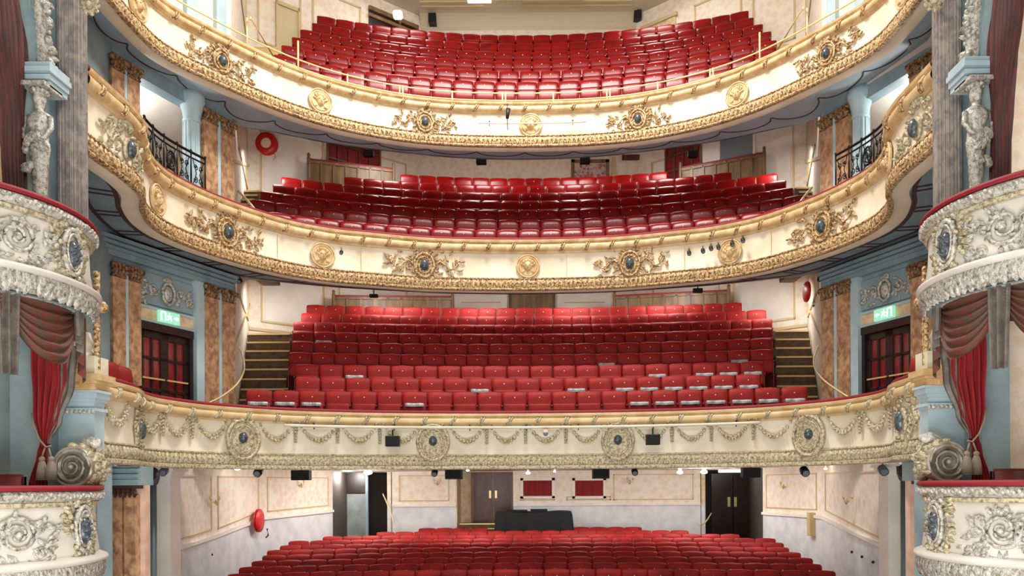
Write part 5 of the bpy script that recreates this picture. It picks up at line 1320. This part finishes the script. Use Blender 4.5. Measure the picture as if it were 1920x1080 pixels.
# wall sconces
def sconce(px, py, Y, label):
    c = at(px, py, Y); R = empty('wall_sconce', c, label, 'wall light')
    bm = NB(); tube(bm, [c+Vector((0, .05, -.1)), c+Vector((0, -.05, -.05)), c], .018, 6); ball(bm, c+Vector((0, .03, -.06)), .035, 8, 5); obj('bracket', bm, BRASS, R, True)
    for sd in (-1, 1):
        bm = NB(); tube(bm, [c+Vector((0, -.02, -.04)), c+Vector((sd*.07, -.06, -.05)), c+Vector((sd*.09, -.06, .02))], .01, 6); ball(bm, c+Vector((sd*.09, -.06, .05)), .03, 8, 6, (1, 1, 1.5)); obj('arm', bm, BRASS, R, True)
for a in ((565, 906, 21.0, 'small brass wall sconce on the left stalls wall, below the first loudspeaker'), (820, 903, 23.9, 'small brass wall sconce between left recess and brown double door'), (1181, 901, 23.9, 'small brass wall sconce right of the red windows'), (1469, 909, 20.1, 'small brass wall sconce on the panel right of the dark double doors'), (405, 938, 16.8, 'small brass wall sconce on the left stalls wall, nearest the pilaster'), (1588, 936, 16.1, 'small brass wall sconce on the right stalls wall, nearest the pilaster')): sconce(*a)
bm = NB(); c = at(1528, 983, 18.6); box(bm, 6.72, 6.86, 18.5, 18.7, c.z-.28, c.z+.28); tag(obj('wall_cabinet', bm, mat('ochre_brass_box', S(196, 176, 120), .4)), 'narrow ochre metal box on the right stalls dado', 'wall box')
for s, lst in ((-1, ((397, 1040), (376, 1050), (352, 1062), (329, 1073))), (1, ((1597, 1035), (1616, 1044), (1637, 1054), (1659, 1065)))):
    for j, (px, py) in enumerate(lst):
        Y = [16.85, 16.2, 15.5, 14.85][j] if s < 0 else [15.95, 15.5, 15.05, 14.65][j]; c = at(px, py, Y); bm = NB(); ball(bm, c, .03, 8, 5); tag(obj('wall_vent', bm, IRON, None, True), f'small dark round vent on the {"left" if s < 0 else "right"} stalls dado, {NUM[j]} from the seats', 'vent')
c = at(746, 28, 23.2); R = empty('gallery_lamp', c, 'bright white lamp above the dark doorway behind the topmost seats', 'wall light'); bm = NB(); box(bm, c.x-.13, c.x+.13, 23.1, 23.3, c.z-.1, c.z+.1); bmesh.ops.bevel(bm, geom=bm.edges[:], offset=.03, segments=2, affect='EDGES'); obj('shade', bm, LAMPSOFT, R, True)
bm = NB(); box(bm, c.x-.03, c.x+.03, 23.3, 23.6, c.z-.03, c.z+.03); obj('bracket', bm, BRASS, R)
c = at(897, 4, 23.4); bm = NB(); box(bm, c.x-.36, c.x+.36, 22.9, 23.85, 17.74, 17.82); tag(obj('ceiling_panel_light', bm, mat('lit_panel', S(235, 235, 230), .5, emit=((1, .97, .92, 1), 1.0))), 'pale lit rectangular panel in the ceiling above the gallery', 'ceiling light')
for o in list(COL.objects):
    if o.type == 'EMPTY' and 'label' in o and o['label'] is None: del o['label']

handrail('thin sloping handrail on the right edge of the left stalls recess', [at(718, 926, 23.7), at(733, 962, 23.0), at(738, 986, 22.9)], BRASSPAINT, .018)
handrail('dark sloping handrail on the left edge of the right stalls recess', [at(1334, 962, 23.8), at(1322, 980, 23.4), at(1312, 985, 23.2)], BRASS, .02)
for s, nm in ((-1, 'left'), (1, 'right')):
    c = at(170 if s < 0 else 1750, 12 if s < 0 else 4, 9.75)
    R = empty('gilded_rosette', c, f'small gilded rosette at the top of the stage column, {nm} side', 'ornament')
    bm = NB(); boss(bm, 0, 0, .05, .05, .06, .02); oring(bm, 0, 0, .075, .075, .018, .01)
    for k in range(9): leaf(bm, .05*cos(k*.7), .05*sin(k*.7), k*.7, .08, .06, .04)
    plate(bm, 0, 0, .1, .1, .02)
    for v in bm.verts: v.co = Vector((c.x+v.co.x, c.y-v.co.y, c.z+v.co.z))
    obj('petals', bm, GILT_PALE, R, True)
    bm = NB(); tube(bm, [c, c+Vector((s*.12, .12, .02))], .03, 6); obj('stem', bm, GILT_PALE, R)
